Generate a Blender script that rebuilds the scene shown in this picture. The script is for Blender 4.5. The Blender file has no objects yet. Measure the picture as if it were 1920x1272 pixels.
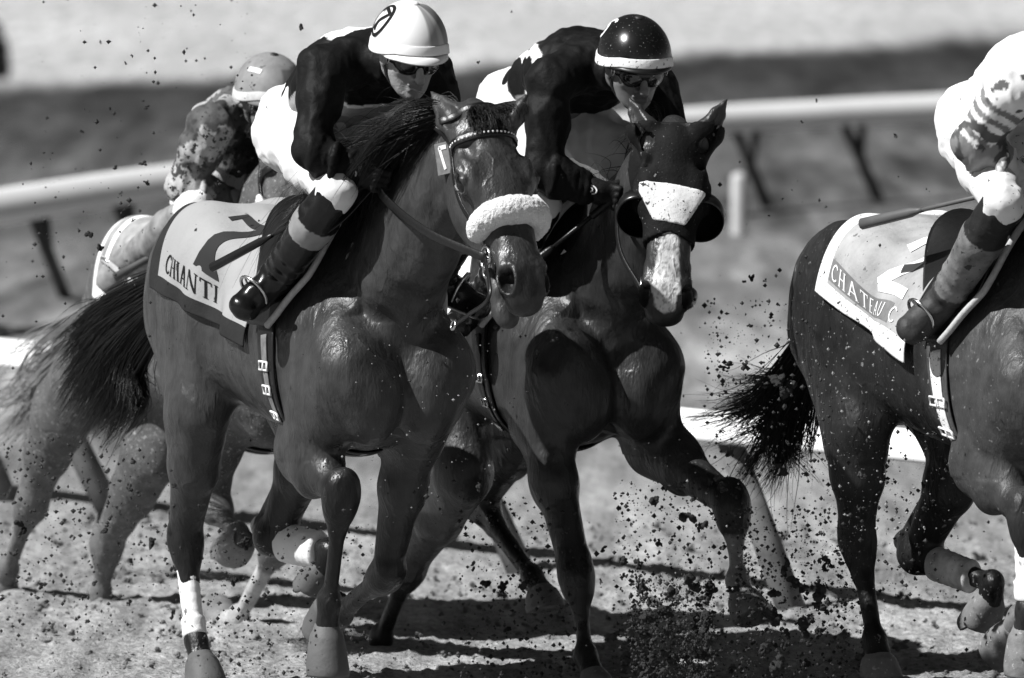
import bpy, math, random
import numpy as np
from mathutils import Matrix, Vector
from mathutils import noise as mnoise

SC = bpy.context.scene
COL = SC.collection
R = math.radians
random.seed(7)
RNG = np.random.default_rng(7)

# ------------------------------------------------------------------ camera
CAM = np.array([0.0, -35.0, 3.0])
FPX = 21000.0                      # focal length in pixels of the 1920 wide photograph
PITCH = math.atan((636 + 510) / FPX)
cd = bpy.data.cameras.new('camera')
cam = bpy.data.objects.new('camera', cd)
COL.objects.link(cam)
cam.location = CAM
cam.rotation_euler = (R(90) - PITCH, 0, 0)
cd.sensor_width = 36.0
cd.lens = FPX / 1920 * 36
cd.clip_start = 1.0
cd.clip_end = 3000
cd.dof.use_dof = True
cd.dof.focus_distance = 34.8
cd.dof.aperture_fstop = 5.0
SC.camera = cam

# ------------------------------------------------------------------ light
SUN_TO = np.array([-0.64, -0.26, 0.72]); SUN_TO = SUN_TO / np.linalg.norm(SUN_TO)
w = bpy.data.worlds.new('World'); SC.world = w; w.use_nodes = True
nt = w.node_tree
sky = nt.nodes.new('ShaderNodeTexSky'); sky.sky_type = 'NISHITA'; sky.sun_disc = False
sky.sun_elevation = math.asin(SUN_TO[2])
sky.sun_rotation = math.atan2(SUN_TO[0], SUN_TO[1])
sky.air_density = 0.6; sky.dust_density = 0.2
bw = nt.nodes.new('ShaderNodeSeparateColor')     # a black and white photograph through a red filter: the sky's red light only
nt.links.new(sky.outputs[0], bw.inputs[0])
cc_ = nt.nodes.new('ShaderNodeCombineColor')
for i_ in range(3): nt.links.new(bw.outputs[0], cc_.inputs[i_])
nt.links.new(cc_.outputs[0], nt.nodes['Background'].inputs[0])
nt.nodes['Background'].inputs[1].default_value = 0.05
sl = bpy.data.lights.new('sun', 'SUN'); so = bpy.data.objects.new('sun', sl); COL.objects.link(so)
sl.energy = 5.0; sl.angle = R(0.5); sl.color = (1, 1, 1)
so.rotation_euler = Vector(SUN_TO).to_track_quat('Z', 'Y').to_euler()
so.location = (-20, -20, 30)
SC.view_settings.view_transform = 'Standard'
SC.view_settings.look = 'None'
SC.view_settings.exposure = 0.5
SC.view_settings.gamma = 1.0

# ------------------------------------------------------------------ pixels of the photograph to points
_cp, _sp = math.cos(PITCH), math.sin(PITCH)
def ray(u, v):
    x = (u - 960) / FPX; y = -(v - 636) / FPX
    return np.array([x, _cp + y * _sp, -_sp + y * _cp])
def P(u, v, d):
    return CAM + ray(u, v) * d

class Frame:
    """local frame of a horse: x forward, y to its left, z up, origin on the ground under the withers"""
    def __init__(s, u, v, d, th):
        s.th = R(th); p = P(u, v, d)
        s.O = np.array([p[0], p[1], 0.0]); s.zw = p[2]
        c, n = math.cos(s.th), math.sin(s.th)
        s.Rm = np.array([[c, n, 0], [-n, c, 0], [0, 0, 1.0]])     # columns: local axes in world
    def at(s, u, v, y=0.0):
        r = ray(u, v); L = s.Rm[:, 1]
        k = (y - np.dot(CAM - s.O, L)) / np.dot(r, L)
        return s.Rm.T @ (CAM + r * k - s.O)
    def at_x(s, u, v, x=0.0):
        r = ray(u, v); L = s.Rm[:, 0]
        k = (x - np.dot(CAM - s.O, L)) / np.dot(r, L)
        return s.Rm.T @ (CAM + r * k - s.O)
    def px(s, p):
        q = s.O + s.Rm @ np.array(p, float) - CAM
        z = q[1] * _cp - q[2] * _sp; y = q[1] * _sp + q[2] * _cp
        return (960 + FPX * q[0] / z, 636 - FPX * y / z)
    def mat(s):
        m = Matrix.Rotation(-s.th, 4, 'Z'); m.translation = Vector(s.O); return m

# ------------------------------------------------------------------ materials
def nodes(m):
    m.use_nodes = True
    return m.node_tree.nodes, m.node_tree.links, m.node_tree.nodes['Principled BSDF']
def V(a): return (a, a, a, 1)
MATS = {}
def mat(name, base, rough=0.6, spec=0.5, var=0.0, vscale=8.0, bump=0.0, bscale=60.0, attr=None, metal=0.0, stretch=None, sheen=0.0, coat=0.0, speck=None, bdist=0.01, var2=None):
    """plain grey procedural material; var: tone variation, bump: fine relief, attr: point attribute multiplying the tone,
    speck=(scale, threshold, value): mud flecks"""
    if name in MATS: return MATS[name]
    m = bpy.data.materials.new(name); N, L, b = nodes(m)
    b.inputs['Roughness'].default_value = rough
    b.inputs['Specular IOR Level'].default_value = spec
    b.inputs['Metallic'].default_value = metal
    b.inputs['Coat Weight'].default_value = coat
    b.inputs['Coat Roughness'].default_value = 0.25
    b.inputs['Sheen Weight'].default_value = sheen
    tc = N.new('ShaderNodeTexCoord')
    val = None
    def mathn(op, a, bb):
        n = N.new('ShaderNodeMath'); n.operation = op
        for i, q in enumerate((a, bb)):
            if isinstance(q, (int, float)): n.inputs[i].default_value = q
            else: L.new(q, n.inputs[i])
        return n.outputs[0]
    def noise(scale, detail=5, st=None, rough=0.6):
        n = N.new('ShaderNodeTexNoise'); n.inputs['Scale'].default_value = scale
        n.inputs['Detail'].default_value = detail; n.inputs['Roughness'].default_value = rough
        src = tc.outputs['Object']
        if st:
            mp = N.new('ShaderNodeMapping'); mp.inputs['Scale'].default_value = st
            L.new(src, mp.inputs[0]); src = mp.outputs[0]
        L.new(src, n.inputs['Vector']); return n.outputs[0]
    val = base
    if attr:
        a = N.new('ShaderNodeAttribute'); a.attribute_name = attr
        val = mathn('MULTIPLY', a.outputs['Fac'], base)
    if var:
        nz = noise(vscale)
        mr = N.new('ShaderNodeMapRange'); L.new(nz, mr.inputs[0])
        mr.inputs[1].default_value = 0.3; mr.inputs[2].default_value = 0.7
        mr.inputs[3].default_value = 1 - var; mr.inputs[4].default_value = 1 + var
        val = mathn('MULTIPLY', val, mr.outputs[0])
    if var2:
        nz = noise(1.0, 4, var2[1], .65)
        mr = N.new('ShaderNodeMapRange'); L.new(nz, mr.inputs[0])
        mr.inputs[1].default_value = 0.33; mr.inputs[2].default_value = 0.67
        mr.inputs[3].default_value = 1 - var2[0]; mr.inputs[4].default_value = 1 + var2[0]
        val = mathn('MULTIPLY', val, mr.outputs[0])
    if speck:
        for k, sc in enumerate((speck[0], speck[0] * 2.7)):
            nz = noise(sc, 3, rough=0.5)
            mr = N.new('ShaderNodeMapRange'); L.new(nz, mr.inputs[0])
            mr.inputs[1].default_value = speck[1]; mr.inputs[2].default_value = speck[1] + 0.03
            mx = N.new('ShaderNodeMix'); mx.data_type = 'FLOAT'
            L.new(mr.outputs[0], mx.inputs[0])
            if isinstance(val, (int, float)): mx.inputs[2].default_value = val
            else: L.new(val, mx.inputs[2])
            mx.inputs[3].default_value = speck[2]
            val = mx.outputs[0]
    if isinstance(val, (int, float)): b.inputs['Base Color'].default_value = V(val)
    else:
        cc = N.new('ShaderNodeCombineColor')
        for i in range(3): L.new(val, cc.inputs[i])
        L.new(cc.outputs[0], b.inputs['Base Color'])
    if bump:
        nz = noise(bscale, 6, stretch)
        bp = N.new('ShaderNodeBump'); bp.inputs['Strength'].default_value = bump
        bp.inputs['Distance'].default_value = bdist
        L.new(nz, bp.inputs['Height']); L.new(bp.outputs[0], b.inputs['Normal'])
    MATS[name] = m
    return m

def coat_mat(name, base, rough=.36, spec=.5, var=.32, dust=0.0, speck=None):
    """short glossy hair: mottled tone, uneven gloss, fine hair relief, veins and skin folds"""
    m = mat(name, base, rough, spec, var=var, vscale=17, attr='tone', speck=speck); N, L = m.node_tree.nodes, m.node_tree.links; b = N['Principled BSDF']
    tc = [n for n in N if n.type == 'TEX_COORD'][0]
    def noise(scale, st, detail):
        mp = N.new('ShaderNodeMapping'); mp.inputs['Scale'].default_value = st; L.new(tc.outputs['Object'], mp.inputs[0])
        n = N.new('ShaderNodeTexNoise'); n.inputs['Scale'].default_value = scale; n.inputs['Detail'].default_value = detail; L.new(mp.outputs[0], n.inputs['Vector']); return n.outputs[0]
    r_ = N.new('ShaderNodeMapRange'); L.new(noise(16, (1, 1, .6), 6), r_.inputs[0]); r_.inputs[1].default_value = .3; r_.inputs[2].default_value = .7
    r_.inputs[3].default_value = rough - .12; r_.inputs[4].default_value = rough + .16; L.new(r_.outputs[0], b.inputs['Roughness'])
    v = noise(7, (1, 1, .55), 3); ab = N.new('ShaderNodeMath'); ab.operation = 'SUBTRACT'; L.new(v, ab.inputs[0]); ab.inputs[1].default_value = .5
    a2 = N.new('ShaderNodeMath'); a2.operation = 'ABSOLUTE'; L.new(ab.outputs[0], a2.inputs[0])
    mr = N.new('ShaderNodeMapRange'); mr.interpolation_type = 'SMOOTHSTEP'; L.new(a2.outputs[0], mr.inputs[0]); mr.inputs[1].default_value = 0; mr.inputs[2].default_value = .035; mr.inputs[3].default_value = 1; mr.inputs[4].default_value = 0
    b1 = N.new('ShaderNodeBump'); b1.inputs['Strength'].default_value = .22; b1.inputs['Distance'].default_value = .006; L.new(mr.outputs[0], b1.inputs['Height'])
    b2 = N.new('ShaderNodeBump'); b2.inputs['Strength'].default_value = .7; b2.inputs['Distance'].default_value = .012; L.new(noise(22, (1.2, 1, .45), 8), b2.inputs['Height']); L.new(b1.outputs[0], b2.inputs['Normal'])
    b3 = N.new('ShaderNodeBump'); b3.inputs['Strength'].default_value = .8; b3.inputs['Distance'].default_value = .002; L.new(noise(150, (1.3, 1, .22), 4), b3.inputs['Height']); L.new(b2.outputs[0], b3.inputs['Normal'])
    L.new(b3.outputs[0], b.inputs['Normal'])
    return m

# ------------------------------------------------------------------ objects
def tag(o, label=None, cat=None, group=None, kind=None):
    if label: o['label'] = label
    if cat: o['category'] = cat
    if group: o['group'] = group
    if kind: o['kind'] = kind
    return o
def mesh_np(name, v, quads, smooth=True):
    v = np.asarray(v, np.float32); q = np.asarray(quads, np.int32)
    me = bpy.data.meshes.new(name)
    n = q.shape[1]
    me.vertices.add(len(v)); me.vertices.foreach_set('co', v.ravel())
    me.loops.add(q.size); me.loops.foreach_set('vertex_index', q.ravel())
    me.polygons.add(len(q)); me.polygons.foreach_set('loop_start', np.arange(0, q.size, n, dtype=np.int32))
    me.polygons.foreach_set('loop_total', np.full(len(q), n, np.int32))
    me.polygons.foreach_set('use_smooth', np.full(len(q), smooth))
    me.update(calc_edges=True)
    return me
def put(name, me, m, parent=None, M=None, mats=None):
    o = bpy.data.objects.new(name, me); COL.objects.link(o)
    for x in (mats or [m]): me.materials.append(x)
    if parent is not None: o.parent = parent
    elif M is not None: o.matrix_world = M
    return o
def attr(me, name, vals):
    a = me.attributes.new(name, 'FLOAT', 'POINT'); a.data.foreach_set('value', np.asarray(vals, np.float32))
def empty(name, M):
    o = bpy.data.objects.new(name, None); COL.objects.link(o); o.matrix_world = M; o.empty_display_size = .1
    return o

class MB:
    """collects tubes, straps, boxes into one mesh of quads (tris as degenerate-free separate list)"""
    def __init__(s): s.v = []; s.f = []; s.n = 0
    def add(s, v, f):
        s.v.extend([tuple(map(float, p)) for p in v]); s.f.extend([tuple(i + s.n for i in q) for q in f]); s.n = len(s.v)
    def tube(s, pts, r, seg=8, caps=True):
        pts = [np.array(p, float) for p in pts]; n = len(pts)
        rr = r if hasattr(r, '__len__') else [r] * n
        V_ = []; F_ = []
        up = np.array([0.12, 0.23, 1.0]); prev = None
        for i in range(n):
            t = pts[min(i + 1, n - 1)] - pts[max(i - 1, 0)]; t = t / (np.linalg.norm(t) + 1e-9)
            a = (up if prev is None else prev); a = a - t * np.dot(a, t)
            if np.linalg.norm(a) < 1e-4: a = np.array([1.0, 0.1, 0]); a -= t * np.dot(a, t)
            a /= np.linalg.norm(a); prev = a; b = np.cross(t, a)
            for k in range(seg):
                q = 2 * math.pi * k / seg
                V_.append(pts[i] + rr[i] * (math.cos(q) * a + math.sin(q) * b))
        for i in range(n - 1):
            for k in range(seg):
                F_.append((i * seg + k, i * seg + (k + 1) % seg, (i + 1) * seg + (k + 1) % seg, (i + 1) * seg + k))
        if caps:
            F_.append(tuple(range(seg - 1, -1, -1))); F_.append(tuple((n - 1) * seg + k for k in range(seg)))
        s.add(V_, F_)
    def strap(s, pts, nrm, width, th, closed=False):
        """flat band along pts; nrm: outward normals; box section"""
        pts = [np.array(p, float) for p in pts]; n = len(pts)
        ww = width if hasattr(width, '__len__') else [width] * n
        V_ = []; F_ = []
        for i in range(n):
            if closed: t = pts[(i + 1) % n] - pts[i - 1]
            else: t = pts[min(i + 1, n - 1)] - pts[max(i - 1, 0)]
            t = t / (np.linalg.norm(t) + 1e-9)
            m = np.array(nrm[i], float); m = m - t * np.dot(m, t); m /= (np.linalg.norm(m) + 1e-9)
            b = np.cross(t, m)
            h = ww[i] / 2
            for (cb, cn) in ((-1, 0), (1, 0), (1, .7), (.8, 1), (-.8, 1), (-1, .7)):
                V_.append(pts[i] + b * h * cb + m * th * cn)
        k6 = 6
        for i in range(n if closed else n - 1):
            j = (i + 1) % n
            for k in range(k6):
                F_.append((i * k6 + k, j * k6 + k, j * k6 + (k + 1) % k6, i * k6 + (k + 1) % k6))
        if not closed:
            F_.append(tuple(range(k6))); F_.append(tuple((n - 1) * k6 + k for k in range(k6 - 1, -1, -1)))
        s.add(V_, F_)
    def box(s, c, ax, half):
        c = np.array(c, float); V_ = []
        for i in (-1, 1):
            for j in (-1, 1):
                for k in (-1, 1):
                    V_.append(c + ax[0] * half[0] * i + ax[1] * half[1] * j + ax[2] * half[2] * k)
        s.add(V_, [(0, 1, 3, 2), (4, 6, 7, 5), (0, 4, 5, 1), (2, 3, 7, 6), (0, 2, 6, 4), (1, 5, 7, 3)])
    def ball(s, c, ax, rad, nu=16, nv=10):
        c = np.array(c, float); V_ = []; F_ = []
        for j in range(nv + 1):
            ph = math.pi * (j + .0) / nv
            for i in range(nu):
                q = 2 * math.pi * i / nu
                sp = max(math.sin(ph), 1e-3)
                V_.append(c + ax[0] * rad[0] * sp * math.cos(q) + ax[1] * rad[1] * sp * math.sin(q) + ax[2] * rad[2] * math.cos(ph))
        for j in range(nv):
            for i in range(nu):
                F_.append((j * nu + i, (j + 1) * nu + i, (j + 1) * nu + (i + 1) % nu, j * nu + (i + 1) % nu))
        s.add(V_, F_)
    def build(s, name, m, parent=None, M=None, smooth=True):
        me = bpy.data.meshes.new(name); me.from_pydata(s.v, [], s.f); me.update()
        me.polygons.foreach_set('use_smooth', [smooth] * len(me.polygons))
        import bmesh
        bm = bmesh.new(); bm.from_mesh(me); bmesh.ops.recalc_face_normals(bm, faces=bm.faces); bm.to_mesh(me); bm.free()
        return put(name, me, m, parent, M)
I3 = np.eye(3)

# ------------------------------------------------------------------ implicit surfaces (numpy) for bodies and clothes
def nrm(v): v = np.asarray(v, float); return v / (np.linalg.norm(v) + 1e-12)
class Field:
    def __init__(s, xs, ys, zs):
        s.xs, s.ys, s.zs = [np.asarray(a, np.float32) for a in (xs, ys, zs)]
        s.d = np.full((len(xs), len(ys), len(zs)), 0.5, np.float32)
    def blk(s, lo, hi):
        sl = []
        for a, l, h in zip((s.xs, s.ys, s.zs), lo, hi):
            i = int(np.searchsorted(a, l)); j = int(np.searchsorted(a, h))
            sl.append(slice(max(i - 1, 0), min(j + 1, len(a))))
        return tuple(sl)
    def grid(s, sl):
        return s.xs[sl[0]][:, None, None], s.ys[sl[1]][None, :, None], s.zs[sl[2]][None, None, :]
    def apply(s, sl, dn, k, op):
        a = s.d[sl]
        if a.size == 0: return
        if op == '+':
            h = np.clip(.5 + .5 * (dn - a) / k, 0, 1); s.d[sl] = dn * (1 - h) + a * h - k * h * (1 - h)
        else:
            h = np.clip(.5 - .5 * (dn + a) / k, 0, 1); s.d[sl] = a * (1 - h) - dn * h + k * h * (1 - h)
    def cap(s, A, B, ra, rb, k=0.03, ref=(0, 1, 0), op='+'):
        """tapered elliptic capsule A->B; ra=(r1,r2): r2 along ref, r1 across; scalars are round"""
        A, B = np.array(A, float), np.array(B, float)
        ra = (ra, ra) if np.isscalar(ra) else ra; rb = (rb, rb) if np.isscalar(rb) else rb
        D = B - A; L = np.linalg.norm(D)
        ax = D / L if L > 1e-6 else np.array([0, 0, 1.0])
        rf = np.array(ref, float); e2 = rf - ax * np.dot(rf, ax)
        if np.linalg.norm(e2) < 1e-3:
            rf = np.array([1.0, 0.3, 0.2]); e2 = rf - ax * np.dot(rf, ax)
        e2 = nrm(e2); e1 = np.cross(ax, e2)
        m = max(ra + rb) + k * 1.2 + .02
        sl = s.blk(np.minimum(A, B) - m, np.maximum(A, B) + m)
        X, Y, Z = s.grid(sl)
        X = X - np.float32(A[0]); Y = Y - np.float32(A[1]); Z = Z - np.float32(A[2])
        f = lambda e: np.float32(e[0]) * X + np.float32(e[1]) * Y + np.float32(e[2]) * Z
        c = f(ax); t = np.clip(c / max(L, 1e-6), 0, 1).astype(np.float32)
        r1 = ra[0] + (rb[0] - ra[0]) * t; r2 = ra[1] + (rb[1] - ra[1]) * t
        rm = np.minimum(r1, r2)
        val = np.sqrt((f(e1) / r1) ** 2 + (f(e2) / r2) ** 2 + ((c - t * L) / rm) ** 2)
        s.apply(sl, ((val - 1) * rm).astype(np.float32), k, op)
    def ell(s, C, rad, k=0.03, ax=I3, op='+'):
        C = np.array(C, float); ax = [nrm(a) for a in ax]
        m = max(rad) + k * 1.2 + .02
        sl = s.blk(C - m, C + m); X, Y, Z = s.grid(sl)
        X = X - np.float32(C[0]); Y = Y - np.float32(C[1]); Z = Z - np.float32(C[2])
        q = 0
        for e, r in zip(ax, rad): q = q + ((np.float32(e[0]) * X + np.float32(e[1]) * Y + np.float32(e[2]) * Z) / r) ** 2
        s.apply(sl, ((np.sqrt(q) - 1) * min(rad)).astype(np.float32), k, op)
    def chain(s, pts, rads, k=0.02, ref=(0, 1, 0)):
        for i in range(len(pts) - 1): s.cap(pts[i], pts[i + 1], rads[i], rads[i + 1], k, ref)
    def sample(s, p, d=None):
        p = np.asarray(p, float)
        out = []
        idx = []; fr = []
        for k, a in enumerate((s.xs, s.ys, s.zs)):
            i = np.clip(np.searchsorted(a, p[..., k]) - 1, 0, len(a) - 2)
            f = np.clip((p[..., k] - a[i]) / (a[i + 1] - a[i]), 0, 1)
            idx.append(i); fr.append(f)
        i, j, k = idx; fx, fy, fz = fr; d = s.d if d is None else d
        c = 0
        for a in (0, 1):
            for b in (0, 1):
                for g in (0, 1):
                    c = c + d[i + a, j + b, k + g] * (fx if a else 1 - fx) * (fy if b else 1 - fy) * (fz if g else 1 - fz)
        return c
    def cast(s, o, dr, rmax=0.6, n=240, first=False, d=None):
        """from inside points o along dr: distance to the outer (last) or first exit"""
        o = np.asarray(o, float); dr = np.asarray(dr, float)
        ts = np.linspace(0, rmax, n)
        pts = o[:, None, :] + dr[:, None, :] * ts[None, :, None]
        v = s.sample(pts, d)
        ins = v < 0
        out = np.zeros(len(o))
        for q in range(len(o)):
            if first:
                w_ = np.where(~ins[q])[0]
                if not len(w_) or w_[0] == 0: out[q] = rmax if not len(w_) else 0; continue
                i = w_[0] - 1
            else:
                w_ = np.where(ins[q])[0]; i = w_[-1] if len(w_) else 0
            if i + 1 < n:
                a, b = v[q, i], v[q, i + 1]; out[q] = ts[i] + (ts[1]) * min(max(a / (a - b) if a != b else 0, 0), 1)
            else: out[q] = ts[i]
        return out
    def normal(s, p, h=0.012, d=None):
        p = np.asarray(p, float); g = []
        for k in range(3):
            e = np.zeros(3); e[k] = h; g.append(s.sample(p + e, d) - s.sample(p - e, d))
        g = np.stack(g, -1); return g / (np.linalg.norm(g, axis=-1, keepdims=True) + 1e-9)
    def mesh(s, name):
        v, q = surface_nets(s.d, s.xs, s.ys, s.zs)
        return mesh_np(name, v, q), v
def surface_nets(d, xs, ys, zs):
    ins = d < 0
    c = ins[:-1, :-1, :-1].astype(np.int8)
    for a in (0, 1):
        for b in (0, 1):
            for g in (0, 1):
                if a + b + g: c = c + ins[a:d.shape[0] - 1 + a, b:d.shape[1] - 1 + b, g:d.shape[2] - 1 + g]
    act = (c > 0) & (c < 8)
    I, J, K = np.nonzero(act)
    idx = np.full(act.shape, -1, np.int32); idx[I, J, K] = np.arange(len(I))
    crd = [(a, b, g) for a in (0, 1) for b in (0, 1) for g in (0, 1)]
    val = {q: d[I + q[0], J + q[1], K + q[2]] for q in crd}
    acc = np.zeros((len(I), 3)); cnt = np.zeros(len(I))
    for q in crd:
        for ax in range(3):
            if q[ax] == 0:
                r = list(q); r[ax] = 1; r = tuple(r)
                a, b = val[q], val[r]; m = (a < 0) != (b < 0)
                t = np.where(m, a / np.where(m, a - b, 1), 0)
                for k in range(3):
                    acc[:, k] += np.where(m, q[k] + (t if k == ax else 0), 0)
                cnt += m
    acc /= cnt[:, None]
    V_ = np.stack([xs[I] + acc[:, 0] * (xs[I + 1] - xs[I]), ys[J] + acc[:, 1] * (ys[J + 1] - ys[J]), zs[K] + acc[:, 2] * (zs[K + 1] - zs[K])], 1)
    Q = []
    # x edges
    e = ins[:-1, 1:-1, 1:-1] != ins[1:, 1:-1, 1:-1]
    i, j, k = np.nonzero(e); j = j + 1; k = k + 1
    q = np.stack([idx[i, j - 1, k - 1], idx[i, j, k - 1], idx[i, j, k], idx[i, j - 1, k]], 1)
    fl = ~ins[i, j, k]; q[fl] = q[fl][:, ::-1]; Q.append(q)
    e = ins[1:-1, :-1, 1:-1] != ins[1:-1, 1:, 1:-1]
    i, j, k = np.nonzero(e); i = i + 1; k = k + 1
    q = np.stack([idx[i - 1, j, k - 1], idx[i - 1, j, k], idx[i, j, k], idx[i, j, k - 1]], 1)
    fl = ~ins[i, j, k]; q[fl] = q[fl][:, ::-1]; Q.append(q)
    e = ins[1:-1, 1:-1, :-1] != ins[1:-1, 1:-1, 1:]
    i, j, k = np.nonzero(e); i = i + 1; j = j + 1
    q = np.stack([idx[i - 1, j - 1, k], idx[i, j - 1, k], idx[i, j, k], idx[i - 1, j, k]], 1)
    fl = ~ins[i, j, k]; q[fl] = q[fl][:, ::-1]; Q.append(q)
    return V_, np.concatenate(Q)
def axis_(lo, hi, step): return np.arange(lo, hi + step, step)
# ------------------------------------------------------------------ horses
def lerp(a, b, t): return np.array(a) * (1 - t) + np.array(b) * t
SIDE = {'R': -1, 'L': 1}
def relief(h, me, v):
    """muscle and skin relief as real displacement, strongest on the trunk and upper legs"""
    n = np.zeros(len(v) * 3, np.float32); me.vertices.foreach_get('normal', n); n = n.reshape(-1, 3); d = np.empty(len(v))
    lo = h.zw - .75; hd = h.P[0] - .12
    for i, p in enumerate(v):
        s_ = 1.0 if p[2] > lo and p[0] < hd else .35
        q = Vector((p[0] * 7, p[1] * 5, p[2] * 4.2)); w_ = Vector((p[0] * 3 + p[2] * 2, p[1] * 3, p[2] * 3))
        a = mnoise.noise(q); b = mnoise.noise(w_ * 1.0); c = mnoise.noise(q * 3.3)
        d[i] = s_ * (.0095 * a + .006 * b + .003 * c)
    v2 = v + n * d[:, None]; me.vertices.foreach_set('co', v2.astype(np.float32).ravel()); me.update(); return v2
class Horse:
    def __init__(h, fr, poll, muz, face, legs, ears, res=.8, jaw=0.0, mw=1.0, hw=1.0, crest=.14):
        h.crest = crest; h.fr = fr; h.zw = zw = fr.zw; h.M = fr.mat(); h.legs = legs
        P_ = h.P = np.array(poll, float); M_ = h.Mz = np.array(muz, float)
        a = h.a = nrm(M_ - P_); f = np.array(face, float); f = h.f = nrm(f - a * np.dot(f, a)); s = h.s = np.cross(f, a)
        # s must point to the horse's left (+y)
        if s[1] < 0: h.s = s = -s
        L = h.L = np.linalg.norm(M_ - P_); k = L / .6
        h.H = H = lambda t, f_, s_=0.0: P_ + (a * t + f * f_ + s * s_) * k
        allp = np.array([p for l in legs.values() for p in l])
        x0 = min(-1.36, allp[:, 0].min() - .12); x1 = max(P_[0], M_[0], allp[:, 0].max()) + .2
        y0 = min(-.42, allp[:, 1].min() - .12, M_[1] - .15); y1 = max(.42, allp[:, 1].max() + .12)
        z0 = allp[:, 2].min() - .06; z1 = max(P_[2] + .26, zw + .1)
        xs = np.concatenate([axis_(x0, .5, .0105 * res), axis_(.5 + .0105 * res + .0058 * res, x1, .0058 * res)])
        F = h.F = Field(xs, axis_(y0, y1, .0075 * res), axis_(z0, z1, .0085 * res))
        dz = zw - 1.5
        # trunk: loft of stations (x, top, bottom, half width)
        st = np.array([(-1.21, 1.19, 1.10, .03), (-1.19, 1.27, 1.02, .09), (-1.13, 1.35, .95, .16), (-1.03, 1.425, .9, .215),
              (-.88, 1.475, .86, .25), (-.72, 1.49, .86, .262), (-.55, 1.465, .85, .262), (-.38, 1.44, .82, .272), (-.2, 1.435, .79, .285),
              (-.05, 1.46, .765, .28), (.08, 1.47, .765, .262), (.2, 1.42, .78, .245), (.32, 1.33, .82, .215), (.41, 1.22, .88, .17), (.47, 1.12, .94, .1), (.49, 1.05, 1.0, .03)])
        sl = F.blk((-1.25, -.4, .6 + dz), (.355, .4, 1.62 + dz)); X, Y, Z = F.grid(sl)
        xx = X[:, 0, 0]
        tp, bt, wd = [np.interp(xx, st[:, 0], q).astype(np.float32)[:, None, None] for q in (st[:, 1] + dz, st[:, 2] + dz, st[:, 3])]
        ker = np.hanning(13); ker /= ker.sum()
        sm = lambda q: np.convolve(np.pad(q[:, 0, 0], 6, mode='edge'), ker, 'valid').astype(np.float32)[:, None, None]
        tp, bt, wd = sm(tp), sm(bt), sm(wd)
        zc = (tp + bt) / 2; hh = (tp - bt) / 2; t = (Z - zc) / hh
        wz = wd * (1 - .28 * np.clip(t, 0, 1.3) ** 1.6)
        d = (np.sqrt((Y / wz) ** 2 + t ** 2) - 1) * np.minimum(wd, hh) * .9
        F.apply(sl, d.astype(np.float32), .02, '+')
        for sg in (-1, 1):
            y = lambda q: q * sg
            # shoulder blade, point of shoulder, triceps, breast
            F.cap((-.02, y(.085), zw - .12), (.36, y(.165), zw - .47), (.11, .06), (.125, .085), .07)
            F.cap((.03, y(.15), zw - .2), (.26, y(.2), zw - .42), (.025, .02), (.02, .014), .07)
            F.ell((.10, y(.18), zw - .52), (.21, .085, .14), .06, ax=[(1, 0, -.45), (0, 1, 0), (.45, 0, 1)])
            F.ell((.40, y(.095), zw - .55), (.11, .1, .15), .05)
            F.ell((.36, y(.15), zw - .46), (.1, .075, .11), .08)
            # hip, croup and thigh masses
            F.ell((-.6, y(.19), zw - .16), (.12, .05, .08), .1)
            F.ell((-.86, y(.13), zw - .24), (.3, .13, .24), .06)
            F.ell((-1.07, y(.115), zw - .3), (.13, .1, .22), .06)
            F.ell((-.47, y(.3), zw - .33), (.07, .06, .16), .09, op='-')                    # hollow of the flank
        h.trunk = F.d.copy()
        # neck
        nb = np.array([.13, P_[1] * .1, zw - .33]); ne = h.H(.05, -.17)
        mid = lerp(nb, ne, .52) + np.array([0, 0, .035 - (.14 - h.crest) * .6])
        F.cap(nb, mid, (.265, .135), (.185, .098), .07); F.cap(mid, ne, (.185, .098), (.118, .078), .05)
        F.cap((-.02, 0, zw - .1), lerp(nb, ne, .55) + np.array([-.06, 0, h.crest]), (.1, .06), (.085, .05), .06)
        F.cap(lerp(nb, ne, .55) + np.array([-.06, 0, h.crest]), h.H(.0, -.07), (.085, .05), (.07, .045), .05)
        for sg in (-1, 1):      # jugular groove and the muscle above it
            a0 = lerp(np.array([.34, .10 * sg, zw - .42]), ne, .3); a1 = ne + np.array([.02, .06 * sg, -.08])
            F.cap(a0 + np.array([.0, .045 * sg, 0]), a1 + np.array([0, .03 * sg, 0]), .008, .008, .05, op='-')
            F.cap(a0 + np.array([-.1, .03 * sg, .06]), a1 + np.array([-.08, .0, .06]), (.07, .03), (.035, .02), .08)
        h.mw = mw; h.hw = hw; h.head(jaw)
        h.ears = ears
        for sg in ears: h.ear(sg)
        for n, j in legs.items(): h.leg(n, j)
    # ---- head
    def head(h, jaw):
        F, H = h.F, h.H; k = h.L / .6; s, f, a = h.s, h.f, h.a; ax = [a, f, s]
        e = lambda c, r, kk=.03, op='+', A=ax: F.ell(c, [q * k for q in r], kk, ax=A, op=op)
        c = lambda A, B, ra, rb, kk=.03, op='+': F.cap(A, B, [q * k for q in ra], [q * k for q in rb], kk, ref=s, op=op)
        e(H(.075, -.058), (.105, .078, .07), .04)
        c(H(.05, -.05), H(.24, -.058), (.062, .077 * h.hw), (.066, .084 * h.hw), .03)
        mw = h.mw; c(H(.24, -.058), H(.5, -.06), (.066, .076 * h.hw), (.054, .056 * mw), .03)
        c(H(.16, -.012), H(.5, -.025), (.022, .052), (.022, .038 * h.mw), .03)
        e(H(.54, -.062), (.06, .052 * mw, .054 * mw), .03)
        e(H(.585, -.075), (.035, .042 * mw, .05 * mw), .025)                        # upper lip
        jw = jaw
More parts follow.
